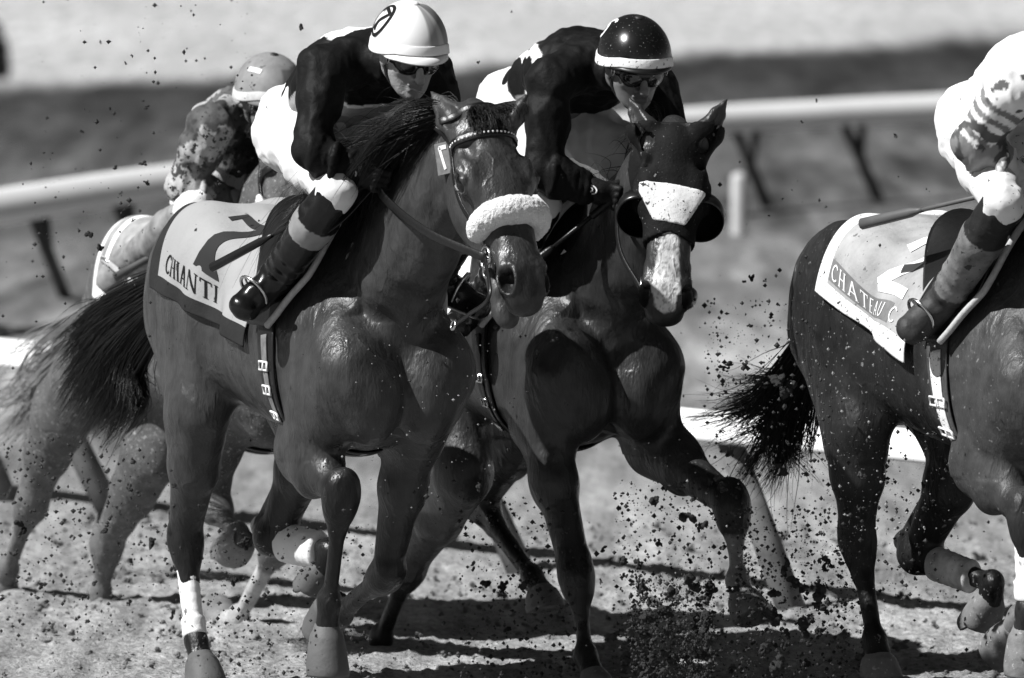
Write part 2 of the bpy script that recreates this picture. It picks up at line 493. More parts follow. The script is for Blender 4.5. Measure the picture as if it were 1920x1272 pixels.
        for sg in (-1, 1):
            e(H(.19, -.155, .048 * sg), (.115, .095, .034), .03)             # cheek
            c(H(.24, -.175, .035 * sg), H(.48, -.125 - jw * .8, .018 * sg), (.045, .022), (.024, .02), .03)
            e(H(.175, -.022, .072 * sg * h.hw), (.05, .026, .022), .03)            # brow
            e(H(.215, -.05, .078 * sg * h.hw), (.045, .034, .02), .025)
            c(H(.25, -.09, .066 * sg), H(.40, -.075, .05 * sg), (.012, .012), (.008, .008), .02)   # facial crest
            e(H(.125, -.012, .076 * sg), (.028, .014, .012), .035, '-')          # hollow above the eye
            e(H(.34, -.075, .1 * sg), (.08, .03, .02), .03, '-')
            q0 = H(.217, -.045); es = q0 + s * sg * F.cast(np.array([q0]), np.array([s * sg]), .2, 160, first=True)[0]
            h.es = getattr(h, 'es', {}); h.es[sg] = es
            c(es + (-a * .036 + f * .01) * k, es + (f * .024 + a * .004) * k, (.008, .008), (.008, .008), .012); c(es + (f * .024 + a * .004) * k, es + (a * .034 + f * .002) * k, (.008, .008), (.006, .006), .012)   # upper lid
            c(es + (-a * .03 - f * .01) * k, es + (-f * .022) * k, (.006, .006), (.006, .006), .01); c(es - f * .022 * k, es + (a * .03 - f * .006) * k, (.007, .007), (.006, .006), .01)
            F.ell(es + s * sg * .004, (.033 * k, .021 * k, .02 * k), .005, ax=[nrm(a + f * .12), nrm(f - a * .12), s], op='-')        # eye socket
            N2 = nrm(f * .62 + s * sg * .78); A2 = [nrm(a - f * .2), N2, nrm(np.cross(a - f * .2, N2))]; nc = H(.532, -.034, .052 * mw * sg); F.ell(nc, (.044 * k, .022 * k, .032 * k), .02, ax=A2)               # nostril rim
            F.ell(nc + N2 * .016 * k + a * .004, (.043 * k, .045 * k, .025 * k), .006, ax=A2, op='-')
            c(H(.44, -.05, .05 * mw * sg), H(.5, -.03, .05 * mw * sg), (.012, .012), (.014, .014), .02)
        e(H(.5, -.125 - jw, 0), (.05, .03, .034), .03)
        e(H(.545, -.125 - jw * 1.2, 0), (.04, .028, .036), .025)            # lower lip, chin
        e(H(.52, -.148 - jw * 1.2, 0), (.03, .024, .026), .02)
        # line of the mouth
        mr = .004 + jw * .35
        c(H(.455, -.1 - jw * .3, 0), H(.63, -.1 - jw * .62, 0), (mr * .7, .09), (mr, .09), .008, '-')
    def ear(h, sg):
        tip = h.ears[sg]; b = h.H(.07, -.035, .06 * sg)
        F = h.F; tip = np.array(tip, float); d = tip - b
        out = nrm(h.f * .75 + h.s * sg * .6); out = nrm(out - nrm(d) * np.dot(out, nrm(d)))
        side = np.cross(nrm(d), out); k = h.L / .6
        F.cap(b, lerp(b, tip, .42), (.028 * k, .038 * k), (.03 * k, .045 * k), .02, ref=side)
        F.cap(lerp(b, tip, .4), lerp(b, tip, .75), (.03 * k, .045 * k), (.016, .026), .012, ref=side); F.cap(lerp(b, tip, .75), tip, (.016, .026), (.004, .005), .01, ref=side)
        F.cap(lerp(b, tip, .2) + out * .034 * k, lerp(b, tip, .84) + out * .015 * k, (.024 * k, .03 * k), (.007 * k, .009 * k), .008, ref=side, op='-')
    # ---- legs
    def leg(h, n, j):
        F = h.F; sg = SIDE[n[0]]; zw = h.zw; hind = n[1] == 'H'
        up, kn, fe, co, to = [np.array(q, float) for q in j]
        ax = nrm(fe - kn); Y = np.array([0, 1.0, 0]); 
        bk = np.cross(ax, Y); bk = nrm(bk)                       # across the leg in its plane
        if np.dot(bk, [1, 0, 0]) > 0 and ax[2] < -.2: bk = -bk
        elif ax[2] >= -.2:
            bk = -bk if np.dot(bk, nrm(up - kn)) < 0 else bk
            if hind: bk = -bk if np.dot(bk, nrm(up - kn)) > 0 else bk
        if hind:
            hip = np.array([-.86, .13 * sg, zw - .26])
            F.cap(hip, up, (.24, .11), (.13, .085), .06)
            F.cap((-1.06, .12 * sg, zw - .34), lerp(up, kn, .32), (.13, .085), (.075, .055), .07)
            m = lerp(up, kn, .45)
            F.cap(up, m, (.115, .085), (.095, .078), .05); F.cap(m, kn, (.09, .074), (.05, .05), .03)
            F.cap(lerp((-.62, .2 * sg, zw - .2), up, .1), up + np.array([.02, .02 * sg, 0]), .035, .05, .07)
            g = nrm(kn - up); b2 = np.cross(g, Y); b2 = nrm(b2); b2 = -b2 if b2[0] > 0 else b2
            pt = kn + b2 * .055 - ax * .045                                   # point of the hock
            F.cap(lerp(up, kn, .5) + b2 * .055, pt, (.034, .026), (.02, .02), .022)      # hamstring tendon
            F.ell(pt, (.03, .026, .028), .02)
            F.cap(kn - ax * .03, kn + ax * .055, (.057, .05), (.044, .04), .03)
            F.ell(kn + Y * sg * -.03, (.035, .02, .045), .02)
            r0, r1, tb = .031, .026, .03
            F.cap(pt, kn + ax * .12 + bk * .028, (.024, .02), (.017, .016), .02)
        else:
            sh = np.array([.37, .165 * sg, zw - .47])
            F.cap(sh, up, (.11, .085), (.105, .08), .06)
            F.ell(up + np.array([-.05, .02 * sg, .02]), (.06, .05, .06), .05)
            m = lerp(up, kn, .38)
            F.cap(up, m, (.1, .08), (.08, .066), .05); F.cap(m, kn, (.076, .064), (.046, .046), .04)
            F.cap(lerp(up, kn, .1) - bk * .05, lerp(up, kn, .8) - bk * .012, (.03, .03), (.02, .022), .03)
            F.ell(lerp(up, kn, .3) + Y * sg * .025, (.05, .05, .09), .04)
            F.cap(kn - ax * .035, kn + ax * .05, (.04, .045), (.037, .042), .035)
            F.ell(kn - bk * .006 + ax * .012, (.032, .04, .075), .04, ax=[bk, Y, ax])
            F.ell(kn + bk * .03 , (.02, .022, .03), .03, ax=[bk, Y, ax])
            r0, r1, tb = .027, .024, .028
        # cannon, tendons, fetlock, pastern
        F.cap(kn + ax * .02, kn + ax * .13, (r0 * 1.5, r0 * 1.5), (r0, r0), .04); F.cap(kn + ax * .05, fe, (r0, r0), (r1, r1), .015)
        F.cap(kn + ax * .05 + bk * tb, fe + bk * .02, (.014, .013), (.015, .014), .012)
        for g_ in (-1, 1):      # hollow between the bone and the tendons
            F.cap(kn + ax * .09 + bk * (tb * .55) + Y * g_ * r0 * 1.0, fe - ax * .045 + bk * .012 + Y * g_ * r1 * 1.0, .006, .006, .012, op='-')
            F.ell(kn + Y * g_ * .04 - ax * .012, (.016, .012, .022), .015, ax=[bk, Y, ax])
        F.ell(fe, (.042, .037, .046), .02, ax=[bk, Y, ax]); F.ell(fe + bk * .028, (.024, .026, .028), .018)
        F.cap(fe, co, (.032, .031), (.041, .043), .02)
        h.joint = getattr(h, 'joint', {}); h.joint[n] = (up, kn, fe, co, to, bk, ax)
    # ---- mesh objects
    def finish(h, label, name, cm, hoofm, eyem, tone=None, hoofs=None, eyes=True):
        me, v = h.F.mesh('horse'); v = relief(h, me, v)
        t = np.ones(len(v))
        if tone is not None: t = tone(h, v, t)
        attr(me, 'tone', t)
        h.root = root = put(name, me, cm, None, h.M); tag(root, label, 'horse')
        for n, (up, kn, fe, co, to, bk, ax) in h.joint.items():
            b = MB(); d = to - co; L = np.linalg.norm(d); d = nrm(d)
            Y = np.array([0, 1.0, 0]); f = nrm(np.cross(Y, d)); f = -f if np.dot(f, bk) > 0 else f
            s = np.cross(d, f); nseg = 22; prof = [(-.25, .66), (-.08, .8), (.02, .92), (.1, .97), (.45, 1.1), (.8, 1.2), (.95, 1.22), (1.01, 1.17), (1.0, .95), (.93, .75)]
            V_ = []; F_ = []
            for (tt, rr) in prof:
                for q in range(nseg):
                    an = 2 * math.pi * q / nseg; cx, sy = math.cos(an), math.sin(an)
                    fr_ = .056 * (1.12 if cx > 0 else .85)
                    V_.append(co + d * L * tt * (1 if cx > -.3 else .8) + f * (cx * fr_ * rr + .012 * tt) + s * sy * .056 * rr)
            for i in range(len(prof) - 1):
                for q in range(nseg): F_.append((i * nseg + q, i * nseg + (q + 1) % nseg, (i + 1) * nseg + (q + 1) % nseg, (i + 1) * nseg + q))
            F_.append(tuple((len(prof) - 1) * nseg + q for q in range(nseg)))
            b.add(V_, F_); hm = (hoofs or {}).get(n, hoofm)
            b.build('hoof', hm, root)
        if eyes:
            k = h.L / .6
            for sg in (-1, 1):
                b = MB(); b.ball(h.es[sg] - h.s * sg * .013 * k, [h.a, h.f, h.s], [.031 * k, .024 * k, .021 * k], 20, 14); b.build('eye', eyem, root)
        return root
    # ---- helpers to lay tack on the body
    def head_loop(h, t, phis, f0=-.08, off=.003, tilt=0.0, rmax=.26):
        """points round the head at distance t from the poll; phi 0 = front of the face, 90 = left side"""
        o = np.array([h.H(t + tilt * 0, f0)] * len(phis)); ph = np.radians(phis)
        dr = np.cos(ph)[:, None] * h.f + np.sin(ph)[:, None] * h.s + (np.cos(ph) * tilt)[:, None] * h.a
        dr = dr / np.linalg.norm(dr, axis=1, keepdims=True)
        r = h.F.cast(o, dr, rmax, 120, first=True)
        return o + dr * (r + off)[:, None], dr
    def head_side(h, pts, sg, off=.003):
        """points (t, f) on the side of the head"""
        o = np.array([h.H(t, f, 0) for t, f in pts]); dr = np.array([h.s * sg] * len(pts))
        r = h.F.cast(o, dr, .2, 100, first=True)
        return o + dr * (r + off)[:, None], dr
    def back(h, x, phi, off=.006, zc=None):
        """points on the trunk: x along, phi degrees from the spine, + to the left"""
        x = np.asarray(x, float); ph = np.radians(np.asarray(phi, float)); x, ph = np.broadcast_arrays(x, ph); shp = x.shape
        x = x.ravel(); ph = ph.ravel()
        o = np.stack([x, 0 * x, 0 * x + (h.zw - .4 if zc is None else zc)], 1)
        dr = np.stack([0 * x, np.sin(ph), np.cos(ph)], 1)
        r = h.F.cast(o, dr, .62, 200, first=True, d=h.trunk); p = o + dr * r[:, None]; n = h.F.normal(p, d=h.trunk)
        return (p + n * off).reshape(shp + (3,)), n.reshape(shp + (3,))
def smooth_pts(p, n=6, closed=False):
    p = np.array(p, float)
    for _ in range(n):
        if closed: p = (np.roll(p, 1, 0) + 2 * p + np.roll(p, -1, 0)) / 4
        else: p[1:-1] = (p[:-2] + 2 * p[1:-1] + p[2:]) / 4
    return p
def spline(pts, n=24):
    """Catmull-Rom through pts"""
    p = np.array(pts, float); p = np.vstack([2 * p[0] - p[1], p, 2 * p[-1] - p[-2]]); out = []
    m = len(p) - 3
    for q in np.linspace(0, m - 1e-6, n):
        i = int(q); t = q - i; a, b, c, d = p[i:i + 4]
        out.append(.5 * (2 * b + (c - a) * t + (2 * a - 5 * b + 4 * c - d) * t * t + (3 * b - a - 3 * c + d) * t ** 3))
    return np.array(out)
# ------------------------------------------------------------------ riders
def wrinkle(me, v, amp, scale, seed=0.0, stretch=(1, 1, 1), ridged=True):
    """real relief: moves the vertices of a cloth mesh along their normals"""
    n = np.zeros(len(v) * 3, np.float32); me.vertices.foreach_get('normal', n); n = n.reshape(-1, 3)
    h = np.empty(len(v))
    for i, p in enumerate(v):
        q = Vector((p[0] * scale * stretch[0] + seed, p[1] * scale * stretch[1], p[2] * scale * stretch[2]))
        a = mnoise.noise(q) + .5 * mnoise.noise(q * 2.1)
        h[i] = (1 - abs(a) * 2.2) if ridged else a
    v2 = v + n * (np.clip(h, -1, 1) * amp)[:, None]
    me.vertices.foreach_set('co', v2.astype(np.float32).ravel()); me.update()
    return v2
class Rider:
    def __init__(r, fr, J, fwd, up=(0, 0, 1), scale=1.0):
        r.fr, r.J = fr, {k: np.array(q, float) for k, q in J.items()}; J = r.J; r.M = fr.mat()
        f = r.f = nrm(fwd); u = np.array(up, float); u = r.u = nrm(u - f * np.dot(u, f)); r.s = np.cross(u, f)   # s: rider's left
        r.hc = J['head']; r.k = scale
        r.H = lambda a, b, c=0.0: r.hc + (f * a + u * b + r.s * c) * scale
    def fld(r, keys, pad, step, fine=None):
        p = np.array([r.J[k] for k in keys]); lo = p.min(0) - pad; hi = p.max(0) + pad
        ax = []
        for i in range(3):
            if fine is None: ax.append(axis_(lo[i], hi[i], step))
            else:
                a, b, st = fine[0][i], fine[1][i], fine[2]
                segs = []
                if lo[i] < a: segs.append(np.arange(lo[i], a - step * .5, step))
                segs.append(np.arange(a, b, st))
                if hi[i] > b: segs.append(np.arange(b, hi[i] + step, step))
                ax.append(np.concatenate(segs))
        return Field(*ax)
    def torso(r, F, o, lower=True):
        J = r.J; pe, nk = J['pelvis'], J['neck']; ax = nrm(nk - pe)
        m = lerp(pe, nk, .42) + np.array([0, 0, .025]); ch = lerp(pe, nk, .72) + np.array([0, 0, .01])
        if lower: F.cap(pe, m, (.105 + o, .15 + o), (.1 + o, .14 + o), .04)
        else: F.cap(lerp(pe, m, .55), m, (.102 + o, .143 + o), (.1 + o, .14 + o), .04)
        F.cap(m, ch, (.1 + o, .14 + o), (.115 + o, .16 + o), .04)
        F.cap(ch, lerp(ch, nk, .75), (.115 + o, .16 + o), (.07 + o, .1 + o), .05)
        for s in 'RL': F.cap(lerp(nk, J['sh' + s], .25), J['sh' + s], (.075 + o, .07 + o), (.062 + o, .062 + o), .05)
        F.cap(ch, nk, .085 + o, .06 + o, .04)
    def arm(r, F, s, o, upto=1.0):
        J = r.J; a, b, c = J['sh' + s], J['el' + s], J['wr' + s]
        F.cap(a, lerp(a, b, .4), .06 + o, .053 + o, .03); F.cap(lerp(a, b, .4), b, .053 + o, .041 + o, .03)
        m = lerp(b, c, .3); F.cap(b, m, .041 + o, .043 + o, .025); F.cap(m, lerp(b, c, upto), .043 + o, .028 + o, .02)
    def leg(r, F, s, o, part):
        J = r.J; hp, kn, an, to = J['hip' + s], J['kn' + s], J['an' + s], J['to' + s]
        if part in 'ap':
            F.cap(hp, lerp(hp, kn, .5), (.098 + o, .09 + o), (.08 + o, .075 + o), .04); F.cap(lerp(hp, kn, .5), kn, .077 + o, .05 + o, .03)
            F.cap(kn, lerp(kn, an, .1), .046 + o, .046 + o, .02)
        if part in 'ab':
            t0 = .05 if part == 'b' else 0
            F.cap(lerp(kn, an, t0), lerp(kn, an, .35), .056 + o, .06 + o, .02); F.cap(lerp(kn, an, .35), an, .06 + o, .042 + o, .02)
            d = nrm(to - an); hl = an - nrm(d - nrm(kn - an) * np.dot(d, nrm(kn - an))) * .045 + nrm(an - kn) * .035
            F.cap(an, hl, .04 + o, .035 + o, .02); F.cap(hl, to, (.034 + o, .036 + o), (.03 + o, .042 + o), .02)
            F.cap(an, lerp(an, to, .55) + np.array([0, 0, .012]), .038 + o, .034 + o, .03)
    def build(r, label, M, jersey_tone=None, pants_tone=None, boots=True, seed=1.0, jersey_speck=False):
        J = r.J; H = r.H; f, u, s = r.f, r.u, r.s; k = r.k
        # --- body: one continuous surface
        lo = r.hc - .15; hi = r.hc + .15
        B = r.fld(J.keys(), .16, .010, (lo, hi, .0045))
        r.torso(B, -.012)
        for q in 'RL': r.arm(B, q, -.008); r.leg(B, q, -.01, 'a'); B.cap(J['wr' + q], J['ha' + q], .018, .016, .02)
        B.cap(J['neck'], H(-.02, -.06), .055, .05, .03)
        A = [f, u, s]
        e = lambda c, rad, kk=.02, op='+', ax=A: B.ell(c, [x * k for x in rad], kk, ax=ax, op=op)
        c_ = lambda a, b, ra, rb, kk=.012, op='+': B.cap(a, b, [x * k for x in ra] if hasattr(ra, '__len__') else ra * k, [x * k for x in rb] if hasattr(rb, '__len__') else rb * k, kk, ref=s, op=op)
        e(H(-.01, .03), (.098, .1, .078)); e(H(.035, -.035), (.055, .08, .062), .03)
        c_(H(.03, -.06), H(.06, -.108), (.035, .055), (.026, .03), .03)                 # jaw and chin
        e(H(.072, -.112), (.02, .017, .022), .015)
        for g in (-1, 1):
            e(H(.058, -.03, .045 * g), (.026, .022, .022), .012)                        # cheek bone
            c_(H(.085, .02, .012 * g), H(.07, .018, .05 * g), .012, .012, .012)         # brow
            e(H(.088, .0, .033 * g), (.014, .013, .019), .012, '-')
            e(H(.078, -.002, .033 * g), (.014, .012, .015), .006)                       # eyeball and lid
            e(H(.095, -.05, .015 * g), (.011, .009, .01), .008)                         # nostril wing
            e(H(-.005, -.01, .082 * g), (.026, .036, .012), .01)                        # ear
            e(H(.0, -.008, .092 * g), (.012, .02, .006), .006, '-')
            c_(H(-.01, -.06, .058 * g), H(.05, -.1, .03 * g), .018, .016, .02)            # jaw line
        c_(H(.09, .012), H(.118, -.042), .010, .013, .008); e(H(.119, -.045), (.013, .013, .014), .008)   # nose
        c_(H(.09, -.071, -.02), H(.09, -.071, .02), .008, .008, .006); c_(H(.087, -.088, -.017), H(.087, -.088, .017), .009, .009, .006)   # lips
        c_(H(.099, -.079, -.026), H(.099, -.079, .026), .006, .006, .004, '-')
        c_(H(.09, -.06, 0), H(.095, -.068, 0), .004, .004, .006, '-')
        me, v = B.mesh('person'); q = v - r.hc; qf, qu, qs = q @ f / k, q @ u / k, q @ s / k
        lips = (qf > .07) & (np.abs(qs) < .026) & (qu < -.066) & (qu > -.092); cheek = (qf > .0) & (qu < -.05) & (qu > -.14)
        attr(me, 'tone', np.where(lips, .72, np.where(cheek, .9, 1.0)) * (1 - .0 * qf))
        r.root = root = put('person', me, M['skin'], None, r.M); tag(root, label, 'jockey')
        # --- trousers
        F = r.fld(['pelvis', 'hipR', 'hipL', 'knR', 'knL'], .2, .0085)
        F.cap(J['pelvis'], lerp(J['pelvis'], J['neck'], .3) + np.array([0, 0, .02]), (.122, .165), (.105, .15), .04)
        for q, g in (('R', -1), ('L', 1)):
            F.ell(J['pelvis'] + np.array([-.06, .075 * g, -.0]), (.1, .085, .105), .04); r.leg(F, q, .006, 'p')
            F.cap(J['pelvis'], J['hip' + q], .1, .1, .04)
        me, v = F.mesh('trousers'); v = wrinkle(me, v, .007, 8, seed, (1, 1, .7)); v = wrinkle(me, v, .004, 15, seed + 2, (.6, 1, 1.2))
        if pants_tone is not None: attr(me, 'tone', pants_tone(r, v))
        else: attr(me, 'tone', np.ones(len(v)))
        put('trousers', me, M['trousers'], root)
        # --- jersey
        F = r.fld(['pelvis', 'neck', 'shR', 'shL', 'elR', 'elL', 'wrR', 'wrL'], .2, .0075)
        r.torso(F, .006, lower=False)
        for q in 'RL':
            r.arm(F, q, .009, .96)
            a, b, c = J['sh' + q], J['el' + q], J['wr' + q]
            for t in np.linspace(.15, .9, 9):                                        # gathered folds of the sleeve
                p = lerp(b, c, t); w_ = .047 - .013 * t
                d = nrm(c - b); F.ell(p, (.007, w_ + .006, w_ + .006), .012, ax=[nrm(d + np.array([.25 * math.sin(9 * t + seed), .2 * math.cos(13 * t), .2])), nrm(np.cross(d, [0, 0, 1])), nrm(np.cross(d, np.cross(d, [0, 0, 1])))])
        F.cap(lerp(J['neck'], H(-.02, -.06), .15), lerp(J['neck'], H(-.02, -.06), .5), .066, .058, .03)
        me, v = F.mesh('jersey'); v = wrinkle(me, v, .009, 8, seed + 3, (1, 1, .6)); v = wrinkle(me, v, .0045, 17, seed + 8, (1, 1, .5))
        attr(me, 'tone', jersey_tone(r, v) if jersey_tone is not None else np.ones(len(v)))
        put('jersey', me, M['jersey'], root)
        # --- boots
        for q in 'RL':
            F = r.fld(['kn' + q, 'an' + q, 'to' + q], .14, .0065)
            r.leg(F, q, .007, 'b')
            kn, an, to = J['kn' + q], J['an' + q], J['to' + q]
            F.cap(lerp(kn, an, .5), an, .012, .012, .01)
            for t in (.72, .8, .87, .94):
                p = lerp(kn, an, t); d = nrm(an - kn); F.ell(p, (.008, .047, .047), .012, ax=[nrm(d + np.array([.2, .3 * math.sin(7 * t), .1])), nrm(np.cross(d, [0, 1, .2])), nrm(np.cross(d, np.cross(d, [0, 1, .2])))])
            me, v = F.mesh('boot'); v = wrinkle(me, v, .0022, 16, seed + 5)
            # dark upper cuff of the boot
            t = np.dot(v - kn, nrm(an - kn)) / np.linalg.norm(an - kn)
            attr(me, 'tone', np.where(t < r.cuff[0], r.cuff[1], np.where(t < r.cuff[2], r.cuff[3], np.where(t > .84, getattr(r, 'foot', 1.0), 1.0))) if hasattr(r, 'cuff') else np.ones(len(v)))
            put('boot', me, M['boot'], root)
        # --- gloves: five curled fingers
        for q, g in (('R', -1), ('L', 1)):
            r.glove(q, g, M['glove'])
        r.headgear(M)
        return root
    def glove(r, q, g, m):
        J = r.J; wr, ha = J['wr' + q], J['ha' + q]; d = nrm(ha - wr)
        axr = nrm(np.array([.15, 0, 1.0]) - d * np.dot([.15, 0, 1.0], d))        # axis of the grip: knuckles stacked downwards
        inn = nrm(np.cross(d, axr)) * (-g); inn = nrm(inn)                      # towards the palm (inwards)
        if inn[1] * g > 0: inn = -inn
        F = Field(*[axis_(min(wr[i], ha[i]) - .12, max(wr[i], ha[i]) + .14, .0042) for i in range(3)])
        F.cap(wr - d * .03, wr + d * .015, .037, .034, .015)
        F.cap(wr, ha + d * .02, (.026, .034), (.02, .042), .02, ref=axr)
        for i in range(4):
            o = axr * (.032 - .0205 * i); ln = (.95, 1.05, 1.0, .82)[i]
            k0 = ha + d * .03 + o - inn * .012
            p1 = k0 + (d * .028 + inn * .018) * ln; p2 = p1 + (inn * .024 - d * .01) * ln; p3 = p2 - (d * .02 - inn * .002) * ln
            F.chain([ha + o * .8, k0, p1, p2, p3], [.012, .0115, .0105, .01, .009], .004)
        t0 = wr + d * .035 + axr * .022 + inn * .014; t1 = t0 + d * .034 + axr * .018 + inn * .016; t2 = t1 + d * .026 - axr * .012 + inn * .012
        F.chain([wr + d * .012, t0, t1, t2], [.016, .0145, .0125, .0105], .006)
        r.grip = getattr(r, 'grip', {}); r.grip[q] = (ha + d * .028 + inn * .014, axr, d, inn)
        me, v = F.mesh('glove'); put('glove', me, m, r.root)
    def dome(r, a, b, e=0.0):
        """helmet shell: azimuth a (0 front, 90 rider's left), polar b from the top"""
        fx, sx, ux = .142 + e, .116 + e, .132 + e
        ca, sa, cb, sb = math.cos(a), math.sin(a), math.cos(b), math.sin(b)
        return r.H(-.012 + fx * ca * sb * (1.0 if ca > 0 else 1.02), .025 + ux * cb, sx * sa * sb)
    def headgear(r, M):
        rim = lambda a: R(97 - 13 * math.cos(a) + 5 * (math.cos(2 * a) < 0) * abs(math.cos(2 * a)))
        b = MB(); na, nb = 56, 22; V_ = []; F_ = []; T = []
        for j in range(nb + 1):
            for i in range(na):
                a = 2 * math.pi * i / na
                pb = rim(a) * j / nb
                seam = .0016 * max(0, 1 - abs(((a / (math.pi / 3)) % 1) - .5) * 14) * math.sin(pb)
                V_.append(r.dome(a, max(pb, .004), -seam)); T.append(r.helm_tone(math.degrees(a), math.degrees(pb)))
        for j in range(nb):
            for i in range(na): F_.append((j * na + i, (j + 1) * na + i, (j + 1) * na + (i + 1) % na, j * na + (i + 1) % na))
        n0 = len(V_)
        for dd, bb in ((-.006, 1.0), (-.014, .97), (-.018, .6)):
            for i in range(na):
                a = 2 * math.pi * i / na; V_.append(r.dome(a, rim(a) * bb, dd)); T.append(.3)
        base = nb * na
        for l in range(3):
            b1 = n0 + l * na
            for i in range(na): F_.append((base + i, b1 + i, b1 + (i + 1) % na, base + (i + 1) % na))
            base = b1
        me = bpy.data.meshes.new('helmet'); me.from_pydata([tuple(p) for p in V_], [], F_); me.update()
        me.polygons.foreach_set('use_smooth', [True] * len(F_)); attr(me, 'tone', T)
        h = r.helmet = put('helmet', me, M['helmet'], r.root)
        m = MB(); m.ball(r.dome(0, .001), [r.f, r.u, r.s], (.014, .006, .014), 12, 6); m.build('button', M['button'], h)
        # band round the rim
        b = MB(); A = np.linspace(0, 2 * math.pi, 48, endpoint=False)
        bw_ = getattr(r, 'bandw', .03)
        P_ = [r.dome(a, rim(a) - R(7), .0015) for a in A]; Nn = [nrm(p - r.hc) for p in P_]
        b.strap(P_, Nn, bw_, .0035, True); b.build('helmet_band', M['band'], h)
        # peak
        V_ = []; F_ = []; nn = 22; T = []
        for i in range(nn + 1):
            a = R(-68 + 136 * i / nn)
            p0 = r.dome(a, rim(a) - R(1), .001); out = math.cos(a * 90 / 68 / 1.02) ** .6 if abs(a) < R(67.9) else 0
            tip = p0 + (r.f * .034 - r.u * .016) * out * getattr(r, 'peak', 1.0)
            for q in (p0, lerp(p0, tip, .5) + r.u * .003, tip, tip - r.u * .004, lerp(p0, tip, .5) - r.u * .003, p0 - r.u * .005): V_.append(q)
        for i in range(nn):
            for q in range(6): F_.append((i * 6 + q, i * 6 + (q + 1) % 6, (i + 1) * 6 + (q + 1) % 6, (i + 1) * 6 + q))
        b = MB(); b.add(V_, F_); b.build('helmet_peak', M['peak'], h)
        # goggles: frame, two lenses, strap
        fl = Field(*[axis_(r.hc[i] - .15, r.hc[i] + .15, .0042) for i in range(3)])
        for g in (-1, 1):
            fl.ell(r.H(.088, -.006, .034 * g), (.02, .034, .038), .012, ax=[nrm(r.f + r.s * g * .35), r.u, nrm(r.s - r.f * g * .35)])
            fl.cap(r.H(.08, -.002, .05 * g), r.H(.04, .0, .079 * g), (.022, .012), (.016, .01), .012, ref=r.s)
        fl.cap(r.H(.098, .008, -.02), r.H(.098, .008, .02), .014, .014, .012)
        me, v = fl.mesh('goggles'); gg = put('goggles', me, M['goggles'], r.root)
        for g in (-1, 1):
            b = MB(); b.ball(r.H(.1, -.004, .036 * g), [nrm(r.f + r.s * g * .4), r.u, nrm(r.s - r.f * g * .4)], (.0125, .024, .028), 20, 12); b.build('lens', M['lens'], gg)
            b = MB(); c = r.H(.052, .002, .087 * g); an = np.linspace(0, 2 * math.pi, 16, endpoint=False)
            b.tube([c + r.f * .013 * math.cos(q) + r.u * .015 * math.sin(q) + r.s * g * .001 for q in list(an) + [0]], .0026, 6, False); b.build('goggle_vent', M['metal'], gg)
        b = MB(); A = np.linspace(R(62), R(298), 30)
        P_ = [r.H(-.0 + .098 * math.cos(a) * 1.02 , .006, .089 * math.sin(a)) for a in A]; b.strap(P_, [nrm(p - r.hc) for p in P_], .022, .003); b.build('goggle_strap', M['strap'], gg)
        # chin strap
        b = MB(); P_ = spline([r.H(-.0, -.02, -.083), r.H(.02, -.075, -.07), r.H(.045, -.122, -.03), r.H(.052, -.132, 0), r.H(.045, -.122, .03), r.H(.02, -.075, .07), r.H(0, -.02, .083)], 24)
        b.strap(P_, [nrm(p - r.H(0, -.05)) for p in P_], .014, .002); b.build('chin_strap', M['strap'], h)
    def decal(r, a, b, size, strokes, m, name, parent, e=.0022):
        """flat marks laid on the helmet: strokes in a unit square, centred"""
        c = r.dome(R(a), R(b)); c1 = r.dome(R(a), R(b) - .05); up = nrm(c1 - c)
        n = nrm(c - r.H(-.012, .022)); rt = np.cross(up, n); ctr = r.H(-.012, .025)
        bm = MB()
        for pts, wd in strokes:
            V_ = []; pts = np.array(pts, float); nn = len(pts); wd = wd if hasattr(wd, '__len__') else [wd] * nn
            for i in range(nn):
                t = pts[min(i + 1, nn - 1)] - pts[max(i - 1, 0)]; t = t / np.linalg.norm(t); q = np.array([-t[1], t[0]])
                for sg in (-1, 1):
                    x, y = (pts[i] + q * sg * wd[i] / 2) * size
                    w_ = c + rt * x + up * y - ctr; w_ = np.array([np.dot(w_, r.f), np.dot(w_, r.u), np.dot(w_, r.s)])
                    el = np.array([.142, .132, .116]) + e; w_ = w_ / np.linalg.norm(w_ / el)
                    V_.append(ctr + (r.f * w_[0] + r.u * w_[1] + r.s * w_[2]))
            bm.add(V_, [(2 * i, 2 * i + 1, 2 * i + 3, 2 * i + 2) for i in range(nn - 1)])
        o = bm.build(name, m, parent); return o
def arc(cx, cy, rx, ry, a0, a1, n=20):
    q = np.radians(np.linspace(a0, a1, n)); return np.stack([cx + rx * np.cos(q), cy + ry * np.sin(q)], 1)
def line(*p, n=6):
    p = np.array(p, float); out = []
    for i in range(len(p) - 1): out += [lerp(p[i], p[i + 1], t) for t in np.linspace(0, 1, n, endpoint=False)]
    return np.array(out + [p[-1]])
